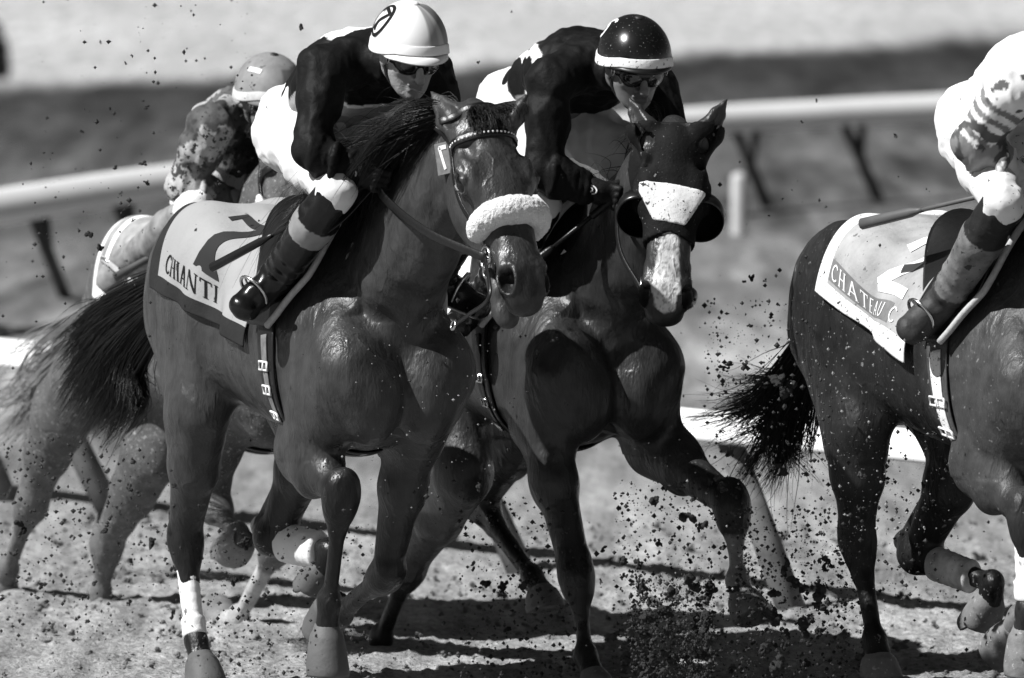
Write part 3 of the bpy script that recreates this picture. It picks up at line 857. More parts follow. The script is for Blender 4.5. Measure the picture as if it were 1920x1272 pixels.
GLY = {  # serif capitals in a unit-high box, strokes (points, width)
    'C': [(arc(.36, .5, .32, .46, 40, 320), .11)], 'H': [(line((.1, 0), (.1, 1)), .13), (line((.62, 0), (.62, 1)), .13), (line((.1, .52), (.62, .52)), .06)] + [(line((x - .12, y), (x + .12, y)), .05) for x in (.1, .62) for y in (.02, .98)],
    'I': [(line((.16, 0), (.16, 1)), .13), (line((.02, .02), (.3, .02)), .05), (line((.02, .98), (.3, .98)), .05)],
    'A': [(line((.06, 0), (.36, 1)), .1), (line((.36, 1), (.68, 0)), .13), (line((.17, .36), (.55, .36)), .07), (line((-.04, .02), (.18, .02)), .05), (line((.56, .02), (.8, .02)), .05)],
    'N': [(line((.1, 0), (.1, 1)), .06), (line((.1, 1), (.66, 0)), .13), (line((.66, 0), (.66, 1)), .06), (line((0, .02), (.22, .02)), .05), (line((.54, .98), (.78, .98)), .05)],
    'T': [(line((.34, 0), (.34, 1)), .13), (line((.02, .97), (.66, .97)), .07), (line((.2, .02), (.48, .02)), .05), (line((.03, 1), (.03, .8)), .05), (line((.65, 1), (.65, .8)), .05)],
    'E': [(line((.12, 0), (.12, 1)), .13), (line((.05, .97), (.52, .97)), .06), (line((.12, .52), (.42, .52)), .06), (line((.05, .03), (.55, .03)), .06)],
    'U': [(np.vstack([line((.1, 1), (.1, .35)), arc(.34, .33, .24, .3, 180, 360), line((.58, .36), (.58, 1))]), .11)]}
ADV = {'C': .78, 'H': .86, 'I': .42, 'A': .84, 'N': .86, 'T': .76, 'E': .68, 'U': .8, ' ': .4}
SEVEN = [(line((-.3, .42), (.3, .42)), .15), (line((-.27, .48), (-.27, .2)), .07), (np.vstack([spline([(.27, .4), (.12, .12), (-.02, -.12), (-.06, -.34)], 10), [(-.065, -.5)]]), [.12, .12, .13, .13, .14, .15, .16, .17, .19, .24, .34])]
SIX = [(arc(0, -.17, .2, .24, 0, 360, 26), .13), (spline([(.2, .42), (.0, .38), (-.17, .12), (-.2, -.15)], 12), .13)]
# ------------------------------------------------------------------ tack, hair
def hair(name, roots, paths, n, r0, m, parent, jit=.02, seg=10, seed=1):
    """many tapered strands in one mesh; paths: list of control polylines, strands interpolate between neighbours"""
    g = np.random.default_rng(seed); V_ = []; F_ = []; C = [spline(p, seg + 1) for p in paths]; C = np.array(C); m_ = len(C)
    nv = 0
    nl = max(12, n // 34); lock = [(g.uniform(0, m_ - 1.0001), g.normal(0, jit * 1.5, 3), g.normal(0, jit * .8, 3), g.uniform(.6, 1.0), g.uniform(0, 6)) for _ in range(nl)]
    for i in range(n):
        lq = lock[g.integers(nl)] if g.uniform() < .86 else (g.uniform(0, m_ - 1.0001), g.normal(0, jit * 2.2, 3), g.normal(0, jit, 3), g.uniform(.6, 1.05), g.uniform(0, 6))
        q = min(max(lq[0] + g.normal(0, .16), 0), m_ - 1.0001); a = int(q); t = q - a
        c = C[a] * (1 - t) + C[a + 1] * t
        ln = min(lq[3] * g.uniform(.82, 1.06), 1.0); tt = np.linspace(0, 1, seg + 1)[:, None]
        idx = tt[:, 0] * ln * seg; lo = np.minimum(idx.astype(int), seg - 1); fr_ = (idx - lo)[:, None]
        c = c[lo] * (1 - fr_) + c[lo + 1] * fr_
        own = g.normal(0, jit * .42, 3)
        c = c + lq[1] * tt + lq[2] * np.sin(tt * 4.5 + lq[4]) * tt + own * np.sin(tt * 2.9 + .25) + g.normal(0, jit * .12, 3) * np.sin(tt * 7 + g.uniform(0, 6)) * tt
        tg = np.gradient(c, axis=0); tg /= np.linalg.norm(tg, axis=1, keepdims=True) + 1e-9
        s1 = np.cross(tg, g.normal(0, 1, 3)); s1 /= np.linalg.norm(s1, axis=1, keepdims=True) + 1e-9; s2 = np.cross(tg, s1)
        w_ = (r0 * g.uniform(.6, 1.3) * (1 - tt ** 2 * .85))
        ring = [c + w_ * s1, c + w_ * (-.5 * s1 + .87 * s2), c + w_ * (-.5 * s1 - .87 * s2)]
        V_.append(np.stack(ring, 1).reshape(-1, 3))
        b = nv + np.arange(seg)[:, None] * 3
        for e in range(3):
            F_.append(np.concatenate([b + e, b + (e + 1) % 3, b + 3 + (e + 1) % 3, b + 3 + e], 1))
        nv += 3 * (seg + 1)
    me = mesh_np(name, np.concatenate(V_), np.concatenate(F_))
    return put(name, me, m, parent)
def loft(name, grid, m, parent, th, nr, closed=False, mats=None, midx=None):
    """cloth from a grid of points with real thickness along the normals"""
    g = np.asarray(grid); a, b = g.shape[:2]; out = g + nr * th
    v = np.concatenate([g.reshape(-1, 3), out.reshape(-1, 3)]); n = a * b; F_ = []; MI = []
    for i in range(a - 1):
        for j in range(b - 1):
            q = (i * b + j, i * b + j + 1, (i + 1) * b + j + 1, (i + 1) * b + j)
            F_.append(tuple(n + x for x in q)); F_.append(q[::-1]); k = midx(i, j) if midx else 0; MI += [k, k]
    def edge(p, q, k):
        F_.append((p, q, n + q, n + p)); MI.append(k)
    for i in range(a - 1):
        edge((i + 1) * b, i * b, midx(i, 0) if midx else 0); edge(i * b + b - 1, (i + 1) * b + b - 1, midx(i, b - 2) if midx else 0)
    for j in range(b - 1):
        edge(j, j + 1, midx(0, j) if midx else 0); edge((a - 1) * b + j + 1, (a - 1) * b + j, midx(a - 2, j) if midx else 0)
    me = bpy.data.meshes.new(name); me.from_pydata(v.tolist(), [], F_); me.update()
    me.polygons.foreach_set('use_smooth', [True] * len(F_)); me.polygons.foreach_set('material_index', MI)
    o = put(name, me, m, parent, mats=mats)
    import bmesh
    bm = bmesh.new(); bm.from_mesh(me); bmesh.ops.recalc_face_normals(bm, faces=bm.faces); bm.to_mesh(me); bm.free()
    return o
class Cloth:
    """saddle cloth: rear x0, front x1, bottom angle of the right side at rear and front"""
    def __init__(c, h, x0, x1, p0, p1, lift=.012, fold=None):
        c.h, c.x0, c.x1, c.p0, c.p1, c.lift, c.fold = h, x0, x1, p0, p1, lift, fold
    def phib(c, x): t = (x - c.x0) / (c.x1 - c.x0); return c.p0 + (c.p1 - c.p0) * t
    def pts(c, x, w, off=0.0):
        """w from 0 at the right bottom edge, 1 at the spine, 2 at the left bottom edge"""
        x = np.asarray(x, float); w = np.asarray(w, float)
        ph = -c.phib(x) * (1 - w)
        p, n = c.h.back(x, ph, 0.0)
        wob = 0
        if c.fold is not None: wob = c.fold(x, w)
        p = p + n * (c.lift + wob + off)[..., None] if hasattr(wob, '__len__') else p + n * (c.lift + off)
        return p, n
    def build(c, name, m_main, m_border, parent, bx=.05, bw=.13, nx=90, nw=150, label=None):
        xs = np.unique(np.concatenate([np.linspace(c.x0, c.x1, nx), [c.x0 + bx, c.x0 + bx + .001]]))
        ws = np.unique(np.concatenate([np.linspace(0, 2, nw), [bw, 2 - bw]]))
        X, W = np.meshgrid(xs, ws, indexing='ij'); p, n = c.pts(X, W)
        mi = lambda i, j: 1 if (xs[i] < c.x0 + bx - 1e-4 or ws[j] < bw - 1e-4 or ws[j] >= 2 - bw - 1e-4) else 0
        return loft(name, p, m_main, parent, .004, n, mats=[m_main, m_border], midx=mi)
    def marks(c, name, strokes, x, w, sx, sw, m, parent, shear=0.0, off=.0068):
        """strokes (unit box) with origin at (x, w): x forward in metres, w towards the spine"""
        bm = MB()
        for pts, wd in strokes:
            pts = np.array(pts, float); nn = len(pts); wd = wd if hasattr(wd, '__len__') else [wd] * nn; q2 = []
            for i in range(nn):
                t = pts[min(i + 1, nn - 1)] - pts[max(i - 1, 0)]; t = t / np.linalg.norm(t); q = np.array([-t[1], t[0]])
                q2 += [pts[i] + q * wd[i] / 2, pts[i], pts[i] - q * wd[i] / 2]
            q2 = np.array(q2)
            X = x + (q2[:, 0] + q2[:, 1] * shear) * sx; W = w + q2[:, 1] * sw; X = X + 0 * W
            p, n = c.pts(X, W, off)
            bm.add(p, [(3 * i + e, 3 * i + e + 1, 3 * i + e + 4, 3 * i + e + 3) for i in range(nn - 1) for e in (0, 1)])
        return bm.build(name, m, parent)
    def text(c, name, s, x, w, sx, sw, m, parent, gap=.0):
        cur = 0
        for ch in s:
            st = [(np.array(pts) + [cur, 0], wd) for pts, wd in GLY.get(ch, [])]; cur += ADV[ch] + gap
            if st: c.marks(name, st, x, w, sx, sw, m, parent)
def girth(h, x_top, x_bot, mats, parent, w1=.085, w2=.045, phis=(70, 180), buckles=True, name='girth', two=True):
    """band from one side of the saddle round the belly to the other"""
    ph = np.concatenate([np.linspace(-phis[0], -180, 40), np.linspace(180, phis[0], 40)[1:]])
    t = (np.abs(ph) - phis[0]) / (180 - phis[0]); x = x_top + (x_bot - x_top) * t
    p, n = h.back(x, ph, .004); b = MB(); b.strap(p, n, w1, .007); g = b.build(name, mats[0], parent)
    if two:
        p, n = h.back(x[4:-4], ph[4:-4], .0125); b = MB(); b.strap(p, n, w2, .004); b.build('overgirth', mats[1], parent)
    if buckles:
        for tt in buckles:
            i = int(tt * 39); 
            for sgn in (i, len(ph) - 1 - i):
                q, nn = h.back(np.array([x[sgn]]), np.array([ph[sgn]]), .02); q, nn = q[0], nn[0]
                q2, _ = h.back(np.array([x[sgn]]), np.array([ph[sgn] - 4 * np.sign(ph[sgn]) * -1]), .02)
                dn = nrm(q2[0] - q); sd = np.cross(dn, nn); b = MB()
                a, c_ = w2 * .85, .013
                loop = [q + sd * a * e1 + dn * c_ * e2 for e1, e2 in ((-1, -1), (1, -1), (1, 1), (-1, 1), (-1, -1))]
                b.tube(loop, .0038, 6); b.tube([q - dn * c_, q + dn * c_ * 1.2 + nn * .004], .0028, 6); b.build('buckle', mats[2], g)
    return g
def torus_path(c, a, b, r0, n=20): return [c + a * r0 * math.cos(q) + b * r0 * math.sin(q) for q in np.linspace(0, 2 * math.pi, n)]
def bridle(h, mats, parent, noseband=.33, brow=True, dots=False, bit_t=.47, sides=(-1, 1)):
    """headpiece, browband, cheekpieces, noseband, throat latch, bit; returns the bit ring centres"""
    lea, met, wht = mats; out = {}
    rt = parent
    if brow:
        p, n = h.head_loop(.085, np.arange(-105, 106, 7.5), -.08, .003, tilt=.12); p = smooth_pts(p, 2); b = MB(); b.strap(p, n, .026, .005); bb = b.build('browband', lea, rt)
        if dots:
            b = MB()
            P_ = smooth_pts(p, 1)
            for i in np.linspace(3, len(P_) - 4, 26):
                k = int(i); t = i - k; q = lerp(P_[k], P_[k + 1], t) + nrm(lerp(n[k], n[k + 1], t)) * .006; b.ball(q, I3, (.0036,) * 3, 6, 4)
            b.build('stud', wht, bb)
    b = MB(); ph = np.arange(-80, 81, 10); p, n = h.head_loop(.0, ph, -.09, .004, tilt=.0); p = smooth_pts(p, 2); b.strap(p, n, .024, .004); b.build('headpiece', lea, rt)
    for sg in sides:
        line_ = [(.0, -.1), (.09, -.115), (.2, -.122), (.3, -.115), (.4, -.1), (bit_t - .02, -.09)]
        q = spline(np.array(line_), 24); p, n = h.head_side([tuple(x) for x in q], sg, .004); p = smooth_pts(p, 3); b = MB(); b.strap(p, n, .02, .004); ck = b.build('cheekpiece', lea, rt)
        bu = MB(); i = 17; d = nrm(p[i + 1] - p[i]); sd = np.cross(d, n[i])
        bu.tube([p[i] + n[i] * .006 + sd * .015 * e1 + d * .013 * e2 for e1, e2 in ((-1, -1), (1, -1), (1, 1), (-1, 1), (-1, -1))], .0028, 6); bu.build('buckle', met, ck)
        q = spline(np.array([(.02, -.12), (.1, -.165), (.2, -.235), (.24, -.262)]), 16); p, n = h.head_side([tuple(x) for x in q[:11]], sg, .004)
        # bit ring
        c, _ = h.head_side([(bit_t, -.088)], sg, .012); c = c[0]; out[sg] = c + h.s * sg * .006
        b = MB(); b.tube(torus_path(out[sg], h.a, h.f, .034, 24), .0048, 8, False); b.build('bit_ring', met, rt)
    b = MB(); b.tube([out[-1], h.H(bit_t + .005, -.09), out[1]] if len(out) == 2 else [out[-1], h.H(bit_t, -.09)], .006, 8); b.build('bit', met, rt)
    if noseband:
        p, n = h.head_loop(noseband, np.arange(0, 360, 8), -.075, .003); p = smooth_pts(p, 2, True); b = MB(); b.strap(p, n, .024, .004, True); b.build('noseband', lea, rt)
    return rt, out
def rein(pts, r, m, name='rein', parent=None, width=.018):
    p = spline(pts, 26); b = MB(); b.strap(p, [np.array([.3, -1, .3])] * len(p), width, .004); return b.build(name, m, parent)
# ------------------------------------------------------------------ the place: track, turf, rails
def depth_v(v): return 63000.0 / (v + 510)
def dwarf(x, y, s=1.0, o=0.0): return mnoise.noise(Vector((x * s + o, y * s, o)))
GZ = -.05
def ground_point(u, v, z=GZ):
    r = ray(u, v); return CAM + r * ((z - CAM[2]) / r[2])
def build_ground():
    def ax(lo, hi, a, b, fine, gr):
        out = [a]; st = fine
        q = list(np.arange(a, b, fine)); x = b; st = fine
        while x < hi: q.append(x); st *= gr if x < 90 else 1.2; x += st
        q.append(hi); x = a; st = fine; left = []
        while x > lo: st *= 1.12; x -= st; left.append(max(x, lo))
        return np.array(left[::-1] + q)
    xs = ax(-400, 400, -3.2, 3.2, .022, 1.1); ys = ax(-60, 420, -1.6, 6.0, .03, 1.03)
    X, Y = np.meshgrid(xs, ys, indexing='ij'); n = X.size
    x = X.ravel(); y = Y.ravel(); z = np.full(n, GZ)
    near = (np.abs(x) < 4) & (y > -3) & (y < 9)
    ii = np.nonzero(near)[0]
    for i in ii:
        p = Vector((x[i], y[i], 0)); a = mnoise.fractal(p * 3.1, 1.0, 2.0, 3); b = mnoise.noise(p * 13); c = mnoise.noise(p * 31 + Vector((3, 1, 0)))
        z[i] += .016 * a + .022 * max(0, b) ** 1.5 + .026 * max(0, c - .1)
    # what the ground is made of, from the track to the far side: dirt, turf, mown and rough bands, sand
    d = y + 35 + .0
    t = np.empty(n)
    e1 = d - (46.5 - .55 * x)            # edge of the dirt behind the near rail
    e2 = d - (102.5 + 1.6 * x)           # far edge of the turf
    wv = np.array([dwarf(a, b * .22, .55, 2.0) if abs(a) < 14 and b < 120 else 0 for a, b in zip(x, y)])
    wf = np.array([dwarf(a, b * .09, 2.0, 5.0) + .7 * dwarf(a, b * .08, 5.0, 9.0) if abs(a) < 14 and b < 120 else 0 for a, b in zip(x, y)])
    turf = np.interp(d + 1.6 * wv - 1.2 * x, [46, 50, 57, 64, 70, 78, 84, 89, 94, 100], [.27, .26, .24, .16, .115, .105, .085, .06, .04, .032]) * (1 + .75 * wf + .35 * wv)
    dirt = .29 * (1 + .22 * wf + .2 * wv)
    k1 = np.clip(e1 / 2.5 + .5, 0, 1); k2 = np.clip(e2 / 3.0 + .5 + .7 * wv + .35 * wf, 0, 1)
    t = dirt * (1 - k1) + turf * k1; t = t * (1 - k2) + (.47 + .08 * wv) * k2
    nx, ny = len(xs), len(ys); idx = np.arange(n).reshape(nx, ny)
    q = np.stack([idx[:-1, :-1], idx[1:, :-1], idx[1:, 1:], idx[:-1, 1:]], -1).reshape(-1, 4)
    me = mesh_np('ground', np.stack([x, y, z], 1), q); attr(me, 'tone', t)
    m = mat('ground_dirt', 1.0, .95, .1, var=.45, vscale=34, bump=.9, bscale=55, attr='tone', bdist=.02, speck=(48, .66, .07), var2=(.4, (7.0, .5, 1)))
    tag(put('ground', me, m), kind='structure')
build_ground()
M_rail = mat('rail_white', .88, .45, .4, var=.04, vscale=3)
M_post = mat('rail_post', .03, .6, .3, var=.2, vscale=6)
def rail(name, label, line, posts, z, ww, hh, pr, tilt=0):
    """white running rail on slanting posts; line: pixels of its middle"""
    pts = []
    for u, v in line:
        r = ray(u, v); pts.append(CAM + r * ((z - CAM[2]) / r[2]))
    pts = spline(pts, 60); c = pts[30].copy(); c[2] = GZ
    root = empty(name, Matrix.Translation(Vector(c))); tag(root, label, 'rail')
    b = MB(); V_ = []; F_ = []; ns = 14
    for i, p in enumerate(pts):
        t = nrm(pts[min(i + 1, 59)] - pts[max(i - 1, 0)]); s = nrm(np.cross(t, [0, 0, 1])); u_ = np.cross(s, t); g_ = math.copysign(R(tilt), s[1]); s, u_ = s * math.cos(g_) + u_ * math.sin(g_), u_ * math.cos(g_) - s * math.sin(g_)
        for k in range(ns):
            q = 2 * math.pi * k / ns; cx = math.copysign(abs(math.cos(q)) ** 1.0, math.cos(q)); cy = math.copysign(abs(math.sin(q)) ** 1.0, math.sin(q))
            V_.append(p + s * cx * ww / 2 + u_ * cy * hh / 2 - c)
    for i in range(59):
        for k in range(ns): F_.append((i * ns + k, i * ns + (k + 1) % ns, (i + 1) * ns + (k + 1) % ns, (i + 1) * ns + k))
    F_.append(tuple(range(ns))); F_.append(tuple(59 * ns + k for k in range(ns))); b.add(V_, F_); b.build('beam', M_rail, root)
    for (ub, vb, ut, vt, brace) in posts:
        A = ground_point(ub, vb); A[2] -= .1
        q = [np.array(p) for p in pts]
        # upper end: on the rail, at the pixel column ut
        scr = [((p - CAM)[0] / ((p - CAM)[1] * _cp - (p - CAM)[2] * _sp) * FPX + 960) for p in q]; i = int(np.argmin(np.abs(np.array(scr) - ut)))
        T = q[i] - np.array([0, 0, hh * .4])
        b = MB(); kx = lerp(A, T, .58)
        b.tube([A - c, kx - c, T - c], [pr * 1.05, pr, pr * .9], 10)
        if brace:
            j = min(i + brace, 59); T2 = q[j] - np.array([0, 0, hh * .4]); b.tube([kx - c, T2 - c], [pr * .8, pr * .75], 10)
        b.build('post', M_post, root)
    return root
zf = .53
far_line = [(-420, 448), (-200, 418), (0, 388), (150, 364), (310, 341), (800, 280), (1290, 229), (1550, 212), (1780, 200), (2050, 187), (2400, 172)]
fp = []
for ut in (-150, 50, 215, 385, 560, 745, 940, 1145, 1368, 1578, 1800, 2020):
    vt = np.interp(ut, [q[0] for q in far_line], [q[1] for q in far_line])
    fp.append((ut + 84, vt + 172 - 6 * (ut > 1300), ut, vt, 1))
rail('running_rail', 'far white running rail on slanting dark posts across the turf', far_line, fp, zf, .26, .12, .035, 30)
near_line = [(-500, 610), (-200, 640), (60, 667), (700, 733), (1350, 802), (1640, 829), (2000, 866), (2400, 905)]
np_ = [(u + 105, 935 + .14 * (u + 105), u - 40, 0, 0) for u in (-600, -340, -75, 130, 898, 1400, 1960)]
M_post = mat('rail_post_hazed', .13, .8, .1, var=.4, vscale=9)  # near posts lightened: haze of airborne dust put into their colour
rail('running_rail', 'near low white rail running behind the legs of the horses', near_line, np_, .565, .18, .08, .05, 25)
# little white marker post on the turf
g = ground_point(1386, 440); b = MB(); V_ = []
for zz, rr in ((-.05, .05), (.0, .05), (.33, .05), (.36, .045), (.375, .02)):
    V_.append((0, 0, zz))
b.tube(V_, [.05, .05, .05, .044, .015], 14); tag(b.build('marker_post', mat('post_grey_white', .5, .6, .3, var=.1), None, Matrix.Translation(Vector(g))), 'small white marker post standing on the turf below the far rail', 'post')
# low bushes along the far edge of the turf
M_leaf = mat('bush_leaf', .05, .7, .3, var=.3, vscale=3)
def bush(u, v, w, hgt, label, seed):
    g = np.random.default_rng(seed); o = ground_point(u, v); V_ = []; F_ = []
    n = 900
    for i in range(n):
        q = g.normal(0, 1, 3); q /= np.linalg.norm(q); q *= g.uniform(.35, 1) ** .5; q[2] = abs(q[2])
        c = q * np.array([w / 2, w / 2, hgt]) * (1 + .25 * math.sin(3 * q[0] + seed) * math.cos(4 * q[1])); a = nrm(g.normal(0, 1, 3)); b_ = nrm(np.cross(a, g.normal(0, 1, 3))); s = g.uniform(.04, .09)
        k = len(V_); V_ += [c + a * s, c + b_ * s * .5, c - a * s, c - b_ * s * .5]; F_.append((k, k + 1, k + 2, k + 3))
    root = put('bush', mesh_np('bush', V_, F_, False), M_leaf, None, Matrix.Translation(Vector(o)))
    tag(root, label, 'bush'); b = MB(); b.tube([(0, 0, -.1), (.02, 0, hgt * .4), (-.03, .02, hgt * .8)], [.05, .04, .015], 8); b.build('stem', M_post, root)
bush(-4, 148, .14, .42, 'narrow tall dark bush at the left edge of the picture', 9)
# ------------------------------------------------------------------ the four horses
def LG(fr, **kw):
    out = {}
    for n, js in kw.items():
        out[n] = [fr.at(q[0], q[1], q[2]) if len(q) == 3 else np.array(q[1:], float) for q in js]
    return out
f1 = Frame(650, 405, 35.0, 66)
f2 = Frame(1045, 410, 36.1, 66)
f3 = Frame(1905, 432, 34.55, 65)
f4 = Frame(482, 432, 37.6, 70)
L_ = lambda *a: ('l',) + a
z1, z2, z3, z4 = f1.zw, f2.zw, f3.zw, f4.zw
legs1 = LG(f1, RH=[L_(-.72, -.2, z1 - .64), (347, 1010, -.17), (368, 1200, -.17), (377, 1238, -.17), (385, 1292, -.17)],
           LH=[L_(-.6, .17, z1 - .66), (514, 1008, .1), (618, 1032, .18), (608, 1068, .18), (588, 1115, .17)],
           RF=[(575, 850, -.17), (640, 925, -.17), (618, 1128, -.16), (612, 1188, -.16), (611, 1266, -.16)],
           LF=[L_(.12, .17, z1 - .68), (724, 1078, .15), (640, 1152, .13), (618, 1135, .13), (600, 1180, .13)])
legs2 = LG(f2, RF=[L_(.27, -.17, z2 - .66), (1080, 1075, -.15), (1098, 1230, -.15), (1114, 1272, -.15), (1126, 1330, -.15)],
           LF=[(1225, 835, .22), (1372, 945, .31), (1384, 1088, .31), (1393, 1122, .31), (1412, 1170, .31)],
           RH=[(868, 885, -.14), (768, 1062, -.14), (716, 1196, -.14), (706, 1228, -.14), (697, 1268, -.14)],
           LH=[L_(-.58, .18, z2 - .66), (898, 940, .15), (998, 1082, .2), (1015, 1110, .2), (1022, 1150, .2)])
legs3 = LG(f3, RH=[L_(-.68, -.2, z3 - .64), (1607, 1010, -.17), (1640, 1202, -.17), (1647, 1232, -.17), (1648, 1270, -.17)],
           LH=[L_(-.6, .17, z3 - .66), (1722, 1040, .1), (1862, 1092, .18), (1856, 1128, .18), (1835, 1185, .17)],
           RF=[(1845, 875, -.18), (1925, 965, -.18), (1930, 1145, -.17), (1922, 1190, -.17), (1918, 1265, -.17)],
           LF=[L_(.12, .17, z3 - .68), (1985, 1100, .15), (1912, 1165, .13), (1900, 1182, .13), (1868, 1210, .13)])
legs4 = LG(f4, RH=[(115, 770, -.22), (58, 945, -.26), (16, 1068, -.26), (8, 1092, -.26), (-4, 1124, -.26)],
           LH=[(285, 850, -.02), (202, 1015, -.04), (190, 1112, -.04), (190, 1136, -.04), (194, 1164, -.04)],
           RF=[L_(.1, -.16, z4 - .62), (400, 950, -.15), (448, 1002, -.15), (452, 1018, -.15), (430, 1050, -.15)],
           LF=[L_(.16, .15, z4 - .62), (522, 1022, .15), (448, 1160, .12), (425, 1165, .12), (396, 1128, .12)])
def seglen(nm, legs):
    for n, j in legs.items(): print(nm, n, [tuple(np.round(q, 2)) for q in j], ['%.2f' % np.linalg.norm(j[i + 1] - j[i]) for i in range(len(j) - 1)])
for nm, l in (('h1', legs1), ('h2', legs2), ('h3', legs3), ('h4', legs4)): seglen(nm, l)
print('zw', z1, z2, z3, z4)
h1 = Horse(f1, f1.at(906, 200, .06), f1.at(1004, 550, .06), (1, 0, .45), legs1,
           {-1: f1.at(808, 172, -.02), 1: f1.at(988, 178, .17)}, jaw=.06, mw=1.0, hw=1.1)
print('h1 head', h1.P, h1.Mz, h1.L)
h2 = Horse(f2, f2.at(1268, 238, .05), f2.at(1246, 585, -.08), (.914, -.40, .2), legs2,
           {-1: f2.at(1178, 182, -.06), 1: f2.at(1362, 188, .2)}, mw=1.14, hw=1.04, crest=.05)
print('h2 head', h2.P, h2.Mz, h2.L)
h3 = Horse(f3, (.86, .05, z3 + .32), (1.14, .05, z3 - .22), (1, 0, .45), legs3, {-1: (.8, -.12, z3 + .48), 1: (.8, .2, z3 + .48)})
h4 = Horse(f4, f4.at(540, 265, .02), f4.at(610, 560, .02), (1, 0, .45), legs4, {-1: f4.at(500, 235, -.08), 1: f4.at(590, 235, .12)})
print('h4 head', h4.P, h4.Mz, h4.L)
# ------------------------------------------------------------------ finish horses
def vnoise(v, s, o=0.0): return np.array([mnoise.noise(Vector((p[0] * s + o, p[1] * s, p[2] * s))) for p in v])
def seg_d(v, a, b):
    d = b - a; t = np.clip(((v - a) @ d) / np.dot(d, d), 0, 1); return np.linalg.norm(v - a - t[:, None] * d, axis=1), t
def points(h, v, t, dark=.35, socks=(), keep=()):
    for n, (up, kn, fe, co, to, bk, ax) in h.joint.items():
        d1, t1 = seg_d(v, kn, fe); d2, t2 = seg_d(v, fe, to); d3, t3 = seg_d(v, up, kn)
        dn = np.minimum(d1, d2); m = np.clip((.085 - dn) / .02, 0, 1)
        m2 = np.clip((t3 - .45) / .5, 0, 1) * np.clip((.1 - d3) / .03, 0, 1); m = np.maximum(m, m2)
        t = t * (1 - m) + t * dark * m if n not in keep else t
        if n in dict(socks):
            lo, val = dict(socks)[n]; w_ = np.clip((t1 - lo) / .12, 0, 1) * np.clip((.06 - d1) / .015, 0, 1); w_ = np.maximum(w_, np.clip((.075 - d2) / .02, 0, 1))
            w_ = np.clip(w_ * 1.6 - .5 + .5 * vnoise(v, 26), 0, 1) if w_.any() else w_
            t = t * (1 - w_) + val * w_
    return t
def muzzle_dark(h, v, t, f=.4):
    q = (v - h.P) @ h.a / (h.L / .6); d = np.linalg.norm(v - h.H(.55, -.07), axis=1)
    m = np.clip((.13 - d) / .06, 0, 1); return t * (1 - m * (1 - f))
def tone1(h, v, t): return muzzle_dark(h, v, points(h, v, t, .2), .5)
def tone2(h, v, t):
    t = muzzle_dark(h, v, points(h, v, t, .35, socks=(('LF', (.35, 8.0)),)), .35)
    k = h.L / .6; q = v - h.P; tt = q @ h.a / k; ff = q @ h.f / k; ss = q @ h.s / k
    near = (np.abs(ss) < .12) & (tt > .05) & (tt < .66) & (ff > -.1)
    wd = np.interp(tt, [.2, .34, .44, .52, .585, .6], [.02, .026, .038, .046, .03, .0]) ; c = np.interp(tt, [.3, .5], [.004, 0])
    e = (wd - np.abs(ss - c) + .008 * vnoise(v, 40)) / .004
    m = np.clip(e, 0, 1) * near * np.clip((.6 - tt) / .01, 0, 1) * np.clip((tt - .2) / .02, 0, 1)
    return t * (1 - m) + 20 * m * (1 - .5 * np.clip((vnoise(v, 120) - .16) / .12, 0, 1)) * (1 + .15 * vnoise(v, 22))
def tone3(h, v, t):
    t = points(h, v, t, .4, socks=(('LF', (.4, 9.0)),)); fr_ = np.clip((v[:, 0] + .12) / .12, 0, 1)     # hindquarters nearly black, shoulder lighter
    return t * (.45 + .85 * fr_)
def tone4(h, v, t): return points(h, v, t, 1.4, socks=(('LF', (.25, 4.5)),))  # lower legs paler: haze of flying dust painted into the coat tone
CO1 = coat_mat('bay_coat', .037, .36, .42); CO2 = coat_mat('dark_bay_coat', .027, .36, .42)
CO3 = coat_mat('muddy_bay_coat', .036, .42, .3, speck=(30, .69, .16)); CO4 = coat_mat('dusty_hazed_coat', .08, .6, .25, speck=(60, .64, .25))  # rear horse: dusty coat, with airborne dust haze mixed into its colour
hoofm = mat('hoof_horn', .16, .6, .3, var=.3, vscale=18, bump=.35, bscale=40, speck=(30, .66, .3)); hoof_pale = mat('hoof_pale', .1, .6, .3, var=.25, bump=.2)
eyem = mat('horse_eye', .004, .05, .6)
h1.finish('glossy bay horse numbered 7 with a white sheepskin noseband, leading at the left', 'horse', CO1, hoof_pale, eyem, tone1)
h2.finish('dark bay horse in a black blinker hood with a broad white blaze, head-on', 'horse', CO2, hoofm, eyem, tone2)
h3.finish('mud-spattered horse half out of the picture at the right edge', 'horse', CO3, hoofm, eyem, tone3)
h4.finish('dusty, haze-toned pale horse galloping behind the others at the far left', 'horse', CO4, hoofm, eyem, tone4)
LEA = mat('black_leather', .007, .35, .4, var=.2, vscale=40, bump=.15, bscale=90); BRN = mat('brown_leather', .06, .4, .5, var=.3, vscale=30, bump=.2, bscale=80)
MET = mat('steel', .6, .25, .5, metal=1.0); WHT = mat('white_cloth', .8, .8, .2, var=.06, vscale=12, bump=.25, bscale=60)
ELA = mat('pale_webbing', .42, .7, .2, var=.15, vscale=60, bump=.3, bscale=140, bdist=.004)
MUDW = mat('muddy_white_cloth', .75, .85, .1, var=.08, vscale=10, bump=.3, bscale=50, speck=(42, .64, .05))
FLC = mat('sheepskin', .8, .95, .05, var=.1, vscale=60, bump=1.0, bscale=150, bdist=.01, sheen=.3)
HAIRB = mat('black_horsehair', .006, .45, .3); HAIRG = mat('grey_horsehair', .2, .7, .2, var=.3); HAIRM = mat('muddy_horsehair', .014, .55, .3, var=.4, vscale=20)
